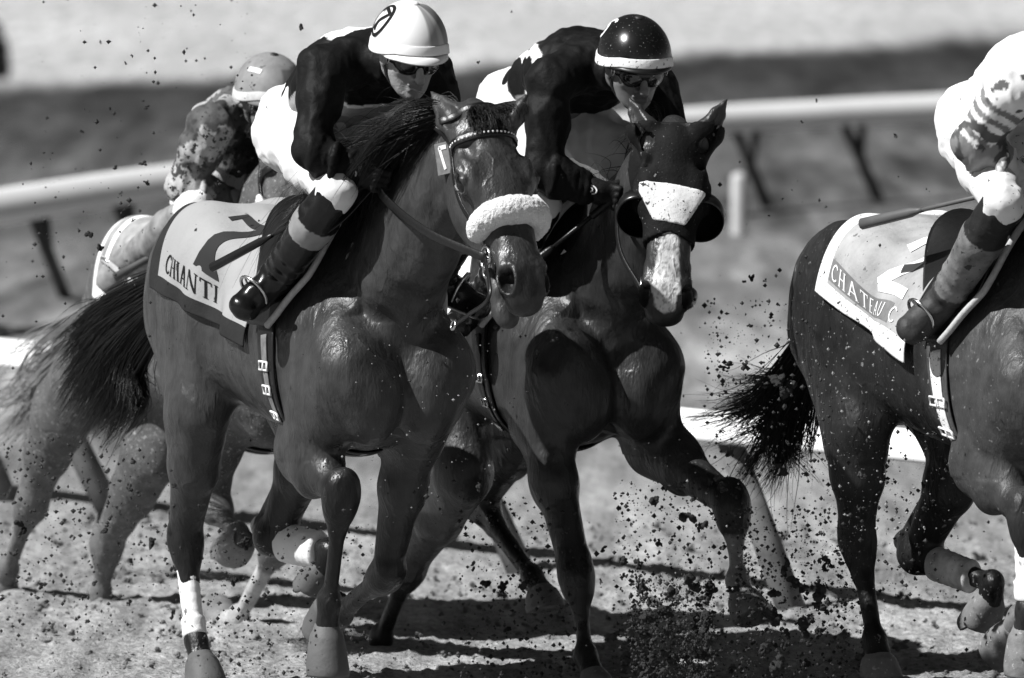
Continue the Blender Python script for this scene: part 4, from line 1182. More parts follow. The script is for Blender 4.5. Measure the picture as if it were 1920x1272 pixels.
INK = mat('black_ink', .012, .8, .1); INKW = mat('white_ink', .75, .8, .1); GRYC = mat('grey_cloth', .31, .8, .1, var=.05, vscale=6, bump=.2, bscale=70)
BORD = mat('dark_border_cloth', .022, .8, .15, var=.15, vscale=14, bump=.25, bscale=60)
# --- bandages
def bandage(h, n, t0, t1, r, m, seed=0, taper=.9, flare=.007):
    up, kn, fe, co, to, bk, ax = h.joint[n]; b = MB(); N_ = 26; ns = 28; V_ = []; F_ = []
    Y = nrm(np.cross(ax, bk))
    for i in range(N_ + 1):
        t = t0 + (t1 - t0) * i / N_; p = kn + (fe - kn) * t + bk * .008
        sp = .0008 * math.sin(i * 1.55 + seed)
        for k in range(ns):
            q = 2 * math.pi * k / ns; rr = (r * (1 + (taper - 1) * i / N_) + sp * (1 + .4 * math.sin(q + i))) + (flare if i > N_ * .72 else 0)
            if i in (0, N_): rr -= .012
            V_.append(p + ax * .004 * math.sin(q * 1 + seed) + bk * math.cos(q) * rr * 1.22 + Y * math.sin(q) * rr)
    for i in range(N_):
        for k in range(ns): F_.append((i * ns + k, i * ns + (k + 1) % ns, (i + 1) * ns + (k + 1) % ns, (i + 1) * ns + k))
    F_.append(tuple(range(ns))); F_.append(tuple(N_ * ns + k for k in range(ns))); b.add(V_, F_); b.build('bandage', m, h.root)
bandage(h1, 'RH', .28, .98, .034, WHT, 1); bandage(h1, 'LH', .16, .84, .053, WHT, 2, .95, .0)
bandage(h3, 'LH', .2, .74, .046, mat('dirty_bandage', .55, .85, .1, var=.5, vscale=14, bump=.3), 3, .95, .0); bandage(h3, 'RF', .15, .9, .036, WHT, 4)
# --- saddle cloths
wave1 = lambda x, w: .009 * np.sin(x * 19 + w * 4) * np.clip(np.abs(w - 1), 0, 1) + .004 * np.sin(x * 37 - w * 9)
c1 = Cloth(h1, -.93, -.13, 62, 92, .014, wave1); sc = c1.build('saddle_cloth', GRYC, BORD, h1.root, bx=.055, bw=.13)
c1.text('letter', 'CHIANTI', -.83, .18, .068, .13, INK, sc, gap=.03)
c1.marks('numeral', SEVEN, -.52, .60, .34, .5, mat('numeral_grey', .03, .8, .1), sc, shear=.0)
wave3 = lambda x, w: .007 * np.sin(x * 13 + w * 4) * np.clip(np.abs(w - 1) * 1.3, 0, 1) + .003 * np.sin(x * 27 - w * 6) * np.clip((x + .75) * 2, 0, 1)
c3 = Cloth(h3, -.78, -.15, 56, 92, .03, wave3); s3 = c3.build('saddle_cloth', mat('light_grey_cloth', .34, .8, .1, var=.25, vscale=9, bump=.25, bscale=60, speck=(30, .68, .16)), MUDW, h3.root, bx=.06, bw=.13)
pn = MB(); X, W = np.meshgrid(np.linspace(-.715, -.3, 30), np.linspace(.16, .31, 6), indexing='ij'); p, n = c3.pts(X, W, .005)
pn.add(p.reshape(-1, 3), [(i * 6 + j, (i + 1) * 6 + j, (i + 1) * 6 + j + 1, i * 6 + j + 1) for i in range(29) for j in range(5)]); pn.build('name_panel', mat('panel_grey', .16, .8, .1, var=.3, vscale=20), s3)
c3.text('letter', 'CHATEAU C', -.70, .18, .057, .11, INKW, s3, gap=.13)
c3.marks('numeral', [(np.vstack([spline([(-.3, .1), (-.22, .42), (.05, .5), (.26, .34), (.14, .05), (-.3, -.44)], 20), line((-.28, -.44), (.34, -.44))]), .17)], -.36, .62, .27, .5, INKW, s3)
c4 = Cloth(h4, -.95, -.15, 62, 90, .014); s4 = c4.build('saddle_cloth', mat('grey_cloth_dirty', .3, .8, .1, var=.4, vscale=14), WHT, h4.root, bx=.045, bw=.12)
mb = MB(); X, W = np.meshgrid(np.linspace(-.84, -.8, 3), np.linspace(.14, 1.86, 60), indexing='ij'); p, n = c4.pts(X, W, .005)
mb.add(p.reshape(-1, 3), [(i * 60 + j, (i + 1) * 60 + j, (i + 1) * 60 + j + 1, i * 60 + j + 1) for i in range(2) for j in range(59)]); mb.build('white_stripe', WHT, s4)
c2 = Cloth(h2, -.93, -.13, 62, 92, .014); c2.build('saddle_cloth', WHT, WHT, h2.root, bx=.05, bw=.12)
# --- saddles and girths
def saddle(h, xr=-.38, xf=.14, phi=78):
    xs = np.linspace(0, 1, 34); ws = np.linspace(-1, 1, 61); A, W = np.meshgrid(xs, ws, indexing='ij')
    aw = np.abs(W)
    front = xf - .02 * aw + .07 * np.sin(aw * math.pi) * 1.0 - .12 * np.clip(aw - .55, 0, 1); rear = xr + .30 * np.clip(aw * 1.3, 0, 1) ** 1.5
    X = rear + (front - rear) * A; ph = W * phi
    p, n = h.back(X, ph, 0.0)
    seat = np.exp(-(W / .28) ** 2) * (.035 + .03 * (A - .45) ** 2 * 8)
    roll = .012 * np.exp(-((A - 1) / .06) ** 2)
    p = p + n * (.024 + seat + roll)[..., None]
    o = loft('saddle', p, LEA, h.root, .006, n)
    # pale piping of the flap
    for j, k in ((-1, 30), (-1, -30)):
        pass
    for half in (ws <= 0, ws >= 0):
        q = p[-1][half] + n[-1][half] * .004; b = MB(); b.tube(q, .011, 8); b.build('piping', ELA, o)
        q = p[-3][half] + n[-3][half] * .008; b = MB(); b.tube(q, .003, 6); b.build('seam', BRN, o)
    return o
for h in (h1, h2, h3): saddle(h)
saddle(h4, xf=.06)
girth(h1, .0, .1, (LEA, mat('girth_web', .16, .6, .3, var=.3, vscale=30), WHT), h1.root, .1, .034, (72, 180), (.3, .42, .54))
girth(h2, .0, .1, (LEA, LEA, MET), h2.root, .09, .03, (72, 180), (.36, .5, .62))
girth(h3, .0, .1, (BRN, MUDW, WHT), h3.root, .11, .06, (72, 180), (.4, .55, .68))
girth(h4, .0, .1, (LEA, LEA, MET), h4.root, .09, .03, (72, 180), False)
# --- bridles
r1, bit1 = bridle(h1, (LEA, MET, WHT), h1.root, noseband=None, dots=True, bit_t=.43)
r2, bit2 = bridle(h2, (LEA, MET, WHT), h2.root, noseband=None, brow=False, bit_t=.5)
r4, bit4 = bridle(h4, (LEA, MET, WHT), h4.root, noseband=.36)
r3, bit3 = bridle(h3, (LEA, MET, WHT), h3.root)
# sheepskin noseband: a roll round the nose
p, n = h1.head_loop(.355, np.arange(-92, 93, 8), -.08, .0, tilt=-.06); p = smooth_pts(p, 3)
F = Field(*[axis_(p[:, i].min() - .09, p[:, i].max() + .09, .0045) for i in range(3)])
rr = .041 * (1 - .3 * (np.abs(np.linspace(-1, 1, len(p))) ** 3)); q = p + n * (rr * .5)[:, None]
for i in range(len(q) - 1): F.cap(q[i], q[i + 1], rr[i], rr[i + 1], .01)
me, v = F.mesh('sheepskin_noseband'); wrinkle(me, wrinkle(me, v, .003, 38, 2, ridged=False), .0022, 130, 5, ridged=False); put('sheepskin_noseband', me, FLC, h1.root)
p, n = h1.head_loop(.36, np.arange(0, 360, 8), -.085, .004, tilt=-.05); b = MB(); b.strap(smooth_pts(p, 2, True), n, .022, .004, True); b.build('noseband', LEA, h1.root)
p, n = h1.head_loop(.47, np.arange(60, 301, 8), -.09, .004, tilt=.1); b = MB(); b.strap(smooth_pts(p, 2), n, .016, .004); b.build('chin_strap', LEA, h1.root)
# number tag on the headpiece of horse 1
tg = f1.at(834, 279, -.14); pp, nn_ = h1.head_side([(.05, -.14)], -1, .004)
d_ = nrm(h1.a * .95 - h1.f * .28); w_ = nrm(np.cross(d_, -h1.s)); o_ = pp[0] - d_ * .02 + w_ * 0.0
b = MB(); nt_ = nrm(-h1.s * .72 + h1.f * .7); o_ = o_ - h1.s * .012; w_ = nrm(np.cross(d_, nt_)); b.strap([o_ - d_ * .005, o_ + d_ * .095], [nt_] * 2, .05, .004); tagm = b.build('number_tag', mat('tag_grey', .13, .5, .4, var=.3, vscale=40), h1.root, smooth=False)
b = MB()
for pts, wd in ((line((-.28, .4), (.2, .4), n=3), .16), (line((.18, .44), (-.06, -.45), n=5), .17)):
    t = nrm(np.array(pts[-1]) - np.array(pts[0])); qn = np.array([-t[1], t[0]]); V_ = []
    for p_ in pts:
        for sg in (-1, 1):
            x_, y_ = (np.array(p_) + qn * sg * wd / 2); V_.append(o_ + d_ * .045 + nt_ * .0062 + w_ * x_ * .05 - d_ * y_ * .082)
    b.add(V_, [(2 * i, 2 * i + 1, 2 * i + 3, 2 * i + 2) for i in range(len(pts) - 1)])
b.build('numeral', INKW, tagm)
# --- blinker hood of horse 2
def shell(h, off, fn, name, m, parent, wr=None):
    k = h.L / .6; c = h.H(.16, -.08); sl = h.F.blk(c - .34, c + .34); S = Field(h.F.xs[sl[0]], h.F.ys[sl[1]], h.F.zs[sl[2]])
    X, Y, Z = S.grid((slice(None),) * 3); X = X - h.P[0]; Y = Y - h.P[1]; Z = Z - h.P[2]
    g = lambda e: (e[0] * X + e[1] * Y + e[2] * Z) / k
    t, f, s = g(h.a), g(h.f), g(h.s)
    d0 = h.F.d[sl]; S.d = np.maximum(np.maximum(d0 - off, -(d0 - off + .012)), fn(t, f, s)).astype(np.float32)
    me, v = S.mesh(name)
    if wr: wrinkle(me, v, wr, 20, 1)
    return put(name, me, m, parent)
HOOD = mat('black_hood', .006, .75, .15, var=.3, vscale=30, bump=.3, bscale=90, speck=(60, .7, .2))
hood = shell(h2, .008, lambda t, f, s: np.maximum.reduce([t - (.345 + .35 * np.abs(s) * (f < .05)) , -.012 - t, -.21 - f, (.03 - (np.sqrt(((t - .05) / 1.3) ** 2 + (np.abs(s) - .075) ** 2 + ((f + .03) / 1.4) ** 2)))]), 'blinker_hood', HOOD, h2.root)
shell(h2, .0125, lambda t, f, s: np.maximum.reduce([t - (.318 - .6 * s ** 2 + .12 * s), (.195 + .5 * s ** 2 + .1 * s) - t, np.abs(s) - (.102 - .55 * np.maximum(t - .22, 0)), -.1 - f]), 'white_panel', MUDW, h2.root)
CUP = mat('blinker_cup', .007, .3, .5, var=.3, vscale=20)
for sg in (-1, 1):
    c = h2.H(.268, -.06, .094 * sg); op = nrm(h2.a * .75 + h2.f * .6 + h2.s * sg * .05); e1 = nrm(np.cross(op, h2.s)); e2 = np.cross(op, e1)
    A, B_ = np.meshgrid(np.linspace(.02, R(108), 16), np.linspace(0, 2 * math.pi, 41), indexing='ij')
    d = -np.cos(A)[..., None] * op + np.sin(A)[..., None] * (np.cos(B_)[..., None] * e1 + np.sin(B_)[..., None] * e2)
    pts_ = c + d * np.array([.07]) * (1 + .12 * np.abs(d @ h2.a)[..., None]); loft('blinker_cup', pts_, CUP, h2.root, .004, d)
# white-edged blinker of horse 4
c = h4.H(.2, -.1, -.1); b = MB(); b.ball(c, [h4.a, h4.f, h4.s], (.07, .028, .018), 16, 10); b.build('blinker_cup', MUDW, h4.root)
# --- manes and tails
def tail(h, root, ctrl, n, r0, m, jit, seed):
    return hair('tail', None, ctrl, n, r0, m, h.root, jit, 14, seed)
t0 = np.array([-1.17, 0, z1 - .2])
tail(h1, t0, [[t0 + (0, 0, .04), f1.at(215, 560, .02), f1.at(160, 605, .04), f1.at(108, 660, .05)],
              [t0 + (0, .03, .02), f1.at(225, 590, .02), f1.at(165, 665, .03), f1.at(118, 730, .03)],
              [t0, f1.at(235, 630, 0), f1.at(180, 720, 0), f1.at(135, 800, .0)],
              [t0 + (0, -.03, .0), f1.at(245, 640, -.02), f1.at(215, 740, -.03), f1.at(175, 832, -.03)],
              [t0 + (0, .0, -.02), f1.at(262, 690, .0), f1.at(262, 765, -.02), f1.at(195, 835, -.04)]], 4200, .002, HAIRB, .018, 3)
t0 = np.array([-1.17, 0, z3 - .22])
tail(h3, t0, [[t0 + (0, 0, .04), f3.at(1468, 700, .02), f3.at(1400, 725, .05), f3.at(1330, 700, .08)],
              [t0 + (0, 0, .02), f3.at(1462, 725, .02), f3.at(1400, 770, .05), f3.at(1300, 815, .08)],
              [t0, f3.at(1470, 745, 0), f3.at(1415, 815, 0.02), f3.at(1330, 880, .05)],
              [t0, f3.at(1480, 765, 0), f3.at(1440, 850, 0), f3.at(1385, 935, .02)],
              [t0 + (0, 0, -.02), f3.at(1490, 790, 0), f3.at(1480, 870, 0), f3.at(1498, 955, 0)]], 1300, .002, HAIRM, .03, 4)
t0 = np.array([-1.17, 0, z4 - .22])
tail(h4, t0, [[t0, f4.at(90, 655, .0), f4.at(40, 700, .0), f4.at(-60, 760, 0)], [t0, f4.at(100, 690, 0), f4.at(60, 760, 0), f4.at(-30, 830, 0)], [t0, f4.at(105, 720, 0), f4.at(80, 800, 0), f4.at(10, 900, 0)]], 500, .003, HAIRG, .04, 5)
def mane(h, n, m, seed, back=.3, up=.05, side=-.05, drape=0.0):
    ctrl = []
    for t in np.linspace(.1, 1, 12):
        a = lerp(h.H(-.0, -.06), np.array([.06, 0, h.zw - .0]), t); o = np.array([a[:1]]); 
        top = a.copy(); dz = h.F.cast(np.array([[a[0], a[1], a[2] - .12]]), np.array([[0, 0, 1.0]]), .4, 120)[0]; top[2] = a[2] - .12 + dz - .01
        L = back * (.8 + .3 * math.sin(7 * t + seed)) * (1 - .25 * t)
        ctrl.append([top, top + (-.25 * L, side * .3, up), top + (-.65 * L, side * .8, up * 1.3 - .02), top + (-L, side * 1.5, up * .8 - .08 * (1 + t) - drape)])
        if drape: ctrl[-1][1] = top + (-.2 * L, side * .55, -.01); ctrl[-1][2] = top + (-.55 * L, side * 1.05, -.4 * drape - .03)
    return hair('mane', None, ctrl, n, .0014, m, h.root, .024, 10, seed)
mane(h1, 3200, HAIRB, 11, .4, -.09, -.1, drape=.04); mane(h1, 3800, HAIRB, 31, .34, -.06, -.16, drape=.11); mane(h2, 260, HAIRM, 12, .12, .02, -.02); mane(h4, 400, HAIRM, 13, .2); mane(h3, 400, HAIRM, 14, .25)
def forelock(h, n, m, seed):
    ctrl = []
    for ph in (-38, -20, 0, 20, 38):
        q = [h.head_loop(t, [ph * w], -.06, .006 + .004 * i, rmax=.16)[0][0] for i, (t, w) in enumerate(((.0, .8), (.03, .9), (.06, 1.0), (.095, 1.05)))]
        ctrl.append(q)
    return hair('forelock', None, ctrl, n, .0014, m, h.root, .007, 8, seed)
forelock(h1, 1500, HAIRB, 21)
b = MB(); p = spline([bit1[-1], f1.at(918, 556, -.07), f1.at(880, 590, -.06), f1.at(848, 614, -.04)], 20); b.strap(p, [nrm(np.array([.5, -1, .2]))] * 20, .013, .005); b.build('lip_strap', LEA, h1.root)
b = MB(); b.tube(torus_path(bit1[-1] + h1.a * .035 + h1.f * -.02, h1.a, h1.f, .02, 18), .004, 8, False); b.tube(torus_path(f1.at(850, 610, -.05), np.array([1, 0, 0]), np.array([0, .3, 1]), .014, 14), .004, 6, False); b.build('strap_ring', MET, h1.root)
# ------------------------------------------------------------------ the riders
BLK = mat('black_silk', .007, .6, .12, attr='tone', var=.15, vscale=20, bump=.35, bscale=45)
PW = mat('white_breeches', .66, .7, .2, attr='tone', var=.04, vscale=8, bump=.12, bscale=40)
SKIN = mat('skin', .3, .5, .4, attr='tone', var=.12, vscale=30, bump=.35, bscale=70); SKIND = mat('skin_dark', .16, .45, .4, attr='tone', var=.15, vscale=30)
BOOT = mat('boot_leather', .006, .25, .45, attr='tone', var=.1, vscale=20, bump=.1, bscale=50)
GLV = mat('black_glove', .005, .6, .3, var=.3, vscale=60, bump=.3, bscale=120)
GOG = mat('goggle_frame', .005, .25, .5); LENS = mat('goggle_lens', .008, .06, .7, coat=.5); STR = mat('black_strap', .006, .7, .3); BTN = mat('cap_button', .02, .5, .4)
def joints(fr, **k):
    out = {}
    for n, q in k.items(): out[n] = fr.at(*q) if len(q) == 3 else np.array(q[1:], float)
    out['hipR'] = out['pelvis'] + np.array([.03, -.1, -.04]); out['hipL'] = out['pelvis'] + np.array([.03, .1, -.04])
    for s in 'RL':
        if 'wr' + s not in out: out['wr' + s] = lerp(out['ha' + s], out['el' + s], .22)
    return out
def panel(v, J, lo, hi):
    """lower chest panel of the silks"""
    a = nrm(J['neck'] - J['pelvis']); L = np.linalg.norm(J['neck'] - J['pelvis']); q = v - J['pelvis']; t = q @ a / L
    dn = np.cross([0, 1.0, 0], a); dn = dn if dn[2] < 0 else -dn; d = q @ dn
    arm = np.zeros(len(v), bool)
    for s in 'RL':
        d1, _ = seg_d(v, J['sh' + s], J['el' + s]); d2, _ = seg_d(v, J['el' + s], J['wr' + s]); arm |= (np.minimum(d1, d2) < .078)
    return t, d, arm
def je1(r, v):
    t, d, arm = panel(v, r.J, 0, 1); o = np.ones(len(v)); e = vnoise(v, 8) * .03
    o[(~arm) & (t + e > .2) & (t + e < .8) & (d > .0)] = 42
    o[(~arm) & (t + e > .77) & (t + e < .8) & (d > .0)] = 105
    yk = (~arm) & (d < -.085) & (np.abs(v[:, 1]) < .115); o[yk] = 115
    return o
def je2(r, v):
    t, d, arm = panel(v, r.J, 0, 1); o = np.ones(len(v)); e = vnoise(v, 8) * .02
    o[(~arm) & (t + e > .2) & (t + e < .55) & (d > .03)] = 32
    o[(~arm) & (np.abs(v[:, 1] + .155 + .12 * (t - .7)) < .014) & (t < .92)] = 115
    return o
def mottled(a, b, s):
    return lambda r, v: np.where(vnoise(v, s) + .5 * vnoise(v, s * 2.7, 4) > .05, a, b)
R1 = Rider(f1, joints(f1, pelvis=(590, 228, 0), neck=(706, 106, 0), head=(768, 98, 0), shR=(607, 128, -.19), shL=(800, 138, .19), elR=(582, 282, -.28), haR=(692, 330, -.13),
     elL=(845, 255, .24), haL=(745, 348, .05), knR=(632, 360, -.22), anR=(514, 528, -.29), toR=(456, 578, -.4), knL=('l', .45, .25, 1.55), anL=('l', .03, .28, 1.27), toL=('l', .12, .4, 1.19)), (.93, -.06, -.36))
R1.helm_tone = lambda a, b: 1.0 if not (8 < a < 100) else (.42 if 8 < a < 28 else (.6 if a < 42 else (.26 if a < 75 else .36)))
R1.cuff = (.3, .8, .47, 40.0)
HM1 = mat('white_cap', .72, .4, .4, attr='tone', var=.02, bump=.05, bscale=20)
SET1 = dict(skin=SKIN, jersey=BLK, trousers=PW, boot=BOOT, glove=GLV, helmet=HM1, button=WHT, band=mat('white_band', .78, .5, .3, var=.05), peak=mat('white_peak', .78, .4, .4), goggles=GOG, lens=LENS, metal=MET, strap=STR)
R1.build('jockey in black silks and white cap crouching over the sheepskin-nosed horse', SET1, je1, seed=1.0)
R1.decal(-100, 56, .095, [(arc(0, 0, .5, .62, 0, 360, 40), .14)], INK, 'cap_ring', R1.helmet); R1.decal(-100, 56, .085, SEVEN, INK, 'cap_numeral', R1.helmet, .0026)
R2 = Rider(f2, joints(f2, pelvis=(1000, 198, 0), neck=(1122, 114, 0), head=(1190, 122, 0), shR=(1034, 152, -.19), shL=(1224, 168, .19), elR=(1016, 325, -.25), haR=(1140, 366, -.06),
     elL=(1262, 280, .2), haL=(1200, 380, .06), knR=(1018, 385, -.23), anR=(905, 560, -.27), toR=(855, 612, -.4), knL=('l', .45, .25, 1.52), anL=('l', .03, .28, 1.24), toL=('l', .12, .4, 1.16)), (.93, -.1, -.36))
R2.helm_tone = lambda a, b: 1.0; R2.cuff = (.3, .8, .47, 40.0); R2.peak = .55
SET2 = dict(SET1, skin=SKIND, helmet=mat('black_cap', .008, .22, .5, attr='tone', var=.3, vscale=20, bump=.05, bscale=30, speck=(70, .69, .3)), button=BTN, band=MUDW, peak=mat('black_peak', .008, .4, .4, var=.3, vscale=40), trousers=PW)
R2.build('jockey in black silks and black cap with a white band, behind the hooded horse', SET2, je2, seed=4.0)
R2.decal(-118, 52, .1, SIX, INKW, 'cap_numeral', R2.helmet)
def je3(r, v):
    t, d, arm = panel(v, r.J, 0, 1); o = np.ones(len(v)); d1, t1 = seg_d(v, r.J['shR'], r.J['elR']); d2, t2 = seg_d(v, r.J['elR'], r.J['wrR'])
    s1 = (d1 < .085) & (d1 <= d2); st = ((t1 * 5.2 + vnoise(v, 7) * .5) % 1) < .5
    o[s1 & st & (t1 > .12)] = .25; s2 = (d2 < .08) & (d2 < d1); o[s2] = .32; o[s2 & (t2 > .75)] = 1.0
    m = vnoise(v, 22); o[(s1 | s2) & (m > .28)] = .1
    return o
R3 = Rider(f3, joints(f3, pelvis=(1868, 222, 0), neck=(1985, 118, 0), head=(2050, 118, 0), shR=(1896, 178, -.2), shL=(2080, 160, .19), elR=(1822, 268, -.29), haR=(1922, 338, -.12),
     elL=(2120, 280, .24), haL=(2005, 370, .05), knR=(1882, 380, -.25), anR=(1765, 575, -.27), toR=(1706, 620, -.38), knL=('l', .45, .25, 1.55), anL=('l', .03, .28, 1.27), toL=('l', .12, .4, 1.19)), (.93, 0, -.36))
R3.helm_tone = lambda a, b: 1.0; R3.cuff = (.12, .09, .3, .09); R3.foot = .25
SET3 = dict(SET1, jersey=mat('white_silk', .7, .6, .25, attr='tone', bump=.15, bscale=40, var=.05), boot=mat('muddy_boot', .14, .6, .3, attr='tone', var=.5, vscale=14, bump=.3, bscale=40, speck=(26, .66, .03)), glove=mat('pale_glove', .55, .7, .2, var=.3, vscale=30), trousers=mat('muddy_breeches', .66, .75, .15, attr='tone', var=.05, bump=.15, speck=(34, .69, .1)))
R3.build('jockey in white jersey with striped sleeve, half out of the picture at right', SET3, je3, seed=7.0)
R4 = Rider(f4, joints(f4, pelvis=(428, 330, 0), neck=(470, 205, 0), head=(507, 188, 0), shR=(395, 238, -.18), shL=(555, 245, .18), elR=(345, 352, -.25), haR=(448, 380, -.07),
     elL=(560, 330, .22), haL=(500, 385, .05), knR=(365, 395, -.24), anR=(242, 492, -.31), toR=(205, 530, -.38), knL=('l', .35, .25, 1.35), anL=('l', -.1, .28, 1.05), toL=('l', .0, .38, 1.0)), (.95, .05, -.3))
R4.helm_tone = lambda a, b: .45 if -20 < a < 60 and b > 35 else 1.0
SET4 = dict(SET1, skin=SKIND, jersey=mat('muddy_silk', .4, .8, .15, attr='tone', var=.5, vscale=13, bump=.4, bscale=30, speck=(22, .6, .05)), boot=mat('dusty_boot', .22, .7, .2, attr='tone', var=.4, vscale=16), glove=mat('dusty_glove', .3, .8, .1, var=.3),
            helmet=mat('muddy_cap', .22, .6, .3, attr='tone', var=.25, vscale=14, speck=(30, .68, .06)), button=BTN, band=mat('dusty_band', .5, .7, .2, var=.3, vscale=20), peak=mat('dusty_peak', .15, .6, .2), trousers=SET3['trousers'])
R4.build('mud-covered jockey in a grey cap bent low on the rearmost horse', SET4, mottled(1.0, .22, 9), seed=9.0)
R4.decal(-70, 48, .05, [(line((-.6, 0), (.6, .1)), .35)], INKW, 'cap_mark', R4.helmet)
# cuff patches on the gloves
for rr_, w0 in ((R1, 'wrR'), (R2, 'wrR')):
    J = rr_.J; c = J[w0] + (J['elR'] - J['wrR']) * .06; d = nrm(J['haR'] - J['elR']); o = nrm(np.array([-.35, -1, .35]) - d * np.dot([-.35, -1, .35], d)); s_ = np.cross(d, o); b = MB()
    e = [c + o * .04 + d * .022 * math.cos(q) + s_ * .013 * math.sin(q) - o * .006 * abs(math.sin(q)) for q in np.linspace(0, 2 * math.pi, 20)]; b.tube(e, .0028, 6, False)
    b.tube([c + o * .041 + d * .008 * math.cos(q) + s_ * .006 * math.sin(q) for q in np.linspace(0, 2 * math.pi, 14)], .003, 6, False); b.build('glove_badge', INKW, rr_.root)
# --- whips (held, so things of their own)
def whip(fr, a, b, label, flap=.32, r=.006, grip=.25, knob=None, m=None, fr_=.014):
    a, b = np.array(a), np.array(b); o = (a + b) / 2; M_ = fr.mat() @ Matrix.Translation(Vector(o)); A = a - o; B = b - o
    root = empty('riding_whip', M_); tag(root, label, 'whip'); m = m or LEA; s = MB()
    s.tube([A, lerp(A, B, .5), lerp(A, B, 1 - flap * .8)], [r, r * .9, r * .7], 10); s.build('shaft', m, root)
    g = MB(); n = 30; g.tube([lerp(A, B, grip * i / n) for i in range(n + 1)], [r * (1.5 + .18 * (i % 2)) for i in range(n + 1)], 10); g.build('grip', m, root)
    f = MB(); k = [lerp(A, B, 1 - flap * (1 - q)) for q in (0, .08, .2, .6, 1)]; f.tube(k, [r, r * 1.2, fr_ * .9, fr_, fr_ * 1.05], 10); f.build('flap', m, root)
    if knob is not None:
        q = lerp(A, B, knob); d = nrm(B - A); e = nrm(np.cross(d, [0, .3, 1])); e2 = np.cross(d, e); t = MB(); t.tube(torus_path(q, e, e2, .02, 18), .006, 8, False); t.tube(torus_path(q + d * .012, e, e2, .016, 18), .005, 8, False); t.build('keeper', m, root)
    return root
g1 = R1.grip['R'][0]
whip(f1, g1 + (.03, .0, .01), f1.at(398, 502, -.38), 'long black riding whip lying across the grey numbered cloth', .36, .007, .3, .5, None, .014)
g2 = R2.grip['R'][0]
whip(f2, g2 + (.02, 0, .01), f2.at(985, 505, -.3), 'black riding whip held down by the jockey in the black cap', .3, .008, .3)
g3 = R3.grip['R'][0]
whip(f3, g3, f3.at(1617, 420, -.34), 'grey-flapped riding whip pointing back from the white jersey', .36, .008, .25, None, mat('grey_whip', .1, .5, .3, var=.2), .018)
g4 = R4.grip['R'][0]
whip(f4, g4, f4.at(216, 520, -.4), 'dusty riding whip across the white-striped cloth at far left', .3, .009, .2, None, mat('brown_whip', .07, .6, .2, var=.3), .014)
# --- reins
def rein2(h, pts, m, w=.02):
    p = spline(pts, 30); n = [nrm(np.array([.1, -1.0, .25]))] * len(p); b = MB(); b.strap(p, n, w, .005); return b.build('rein', m, h.root)
gl1 = R1.grip['L'][0]
rein2(h1, [bit1[-1], lerp(bit1[-1], f1.at(722, 372, -.1), .5) + (0, -.03, -.01), f1.at(722, 372, -.1), g1 + (-.0, .0, 0)], LEA, .026)
rein2(h1, [bit1[1], lerp(bit1[1], gl1, .5) + (0, .05, 0), gl1], LEA, .022)
rein2(h2, [bit2[-1], lerp(bit2[-1], g2, .5) + (0, -.03, -.02), g2], LEA, .016); rein2(h2, [bit2[1], lerp(bit2[1], R2.grip['L'][0], .5) + (0, .05, 0), R2.grip['L'][0]], LEA, .016)
rein2(h3, [bit3[-1], lerp(bit3[-1], g3, .5) + (0, -.05, -.02), g3], LEA); rein2(h4, [bit4[-1], lerp(bit4[-1], g4, .5) + (0, -.05, -.02), g4], LEA)
# second strap running down from the hands of jockey 1 to the saddle
b = MB(); p = spline([g1 + (0, 0, -.01), f1.at(640, 415, -.2), f1.at(575, 455, -.27)], 14); b.strap(p, [np.array([.1, -1, .3])] * 14, .02, .004); b.build('neck_strap', LEA, h1.root)
# --- stirrups
def stirrup(h, J, s):
    g = SIDE[s]; an, to = J['an' + s], J['to' + s]; c = lerp(an, to, .5) + np.array([0, 0, -.012]); t = nrm(to - an); sd = nrm(np.cross(t, [0, 0, 1])); u_ = np.cross(sd, t); b = MB()
    b.tube([c + sd * .056 * math.sin(q) + u_ * (.03 - .055 * math.cos(q)) for q in np.linspace(-math.pi, math.pi, 24)], .0055, 8, False); b.build('stirrup_iron', MET, h.root)
    p, n = h.back(np.array([.03, .02]), np.array([50 * g, 60 * g]), .05); b = MB(); q = spline([p[0], lerp(p[1], c, .4) + np.array([0, .02 * g, 0]), c + u_ * .085], 12); b.strap(q, [np.array([0, g, .2])] * 12, .02, .004); b.build('stirrup_leather', ELA, h.root)
for h, r in ((h1, R1), (h2, R2), (h3, R3), (h4, R4)):
    for s in 'RL': stirrup(h, r.J, s)
# ------------------------------------------------------------------ dirt thrown up by the hooves
M_clod = mat('clod', .045, .95, .05, var=.5, vscale=60, bump=.6, bscale=120)
def clod_mesh(seed, parts):
    g = np.random.default_rng(seed); F = Field(*[axis_(-1.6, 1.6, .11)] * 3)
    c = np.zeros(3)
    for i in range(parts):
        F.ell(c, g.uniform(.14, .5, 3), .06, ax=list(np.linalg.qr(g.normal(0, 1, (3, 3)))[0])); c = c + g.normal(0, .36, 3)
        c = np.clip(c, -.9, .9)
    me, v = F.mesh('dirt_clod'); wrinkle(me, wrinkle(me, v, .2, 2.2, seed * 3.7, ridged=False), .13, 5.5, seed, ridged=False); me.materials.append(M_clod); return me
CLODS = [clod_mesh(s, p) for s, p in ((1, 5), (2, 9), (3, 7), (4, 4), (5, 11), (6, 8), (7, 9), (8, 6))]
GC = np.random.default_rng(77)
n_cl = 0
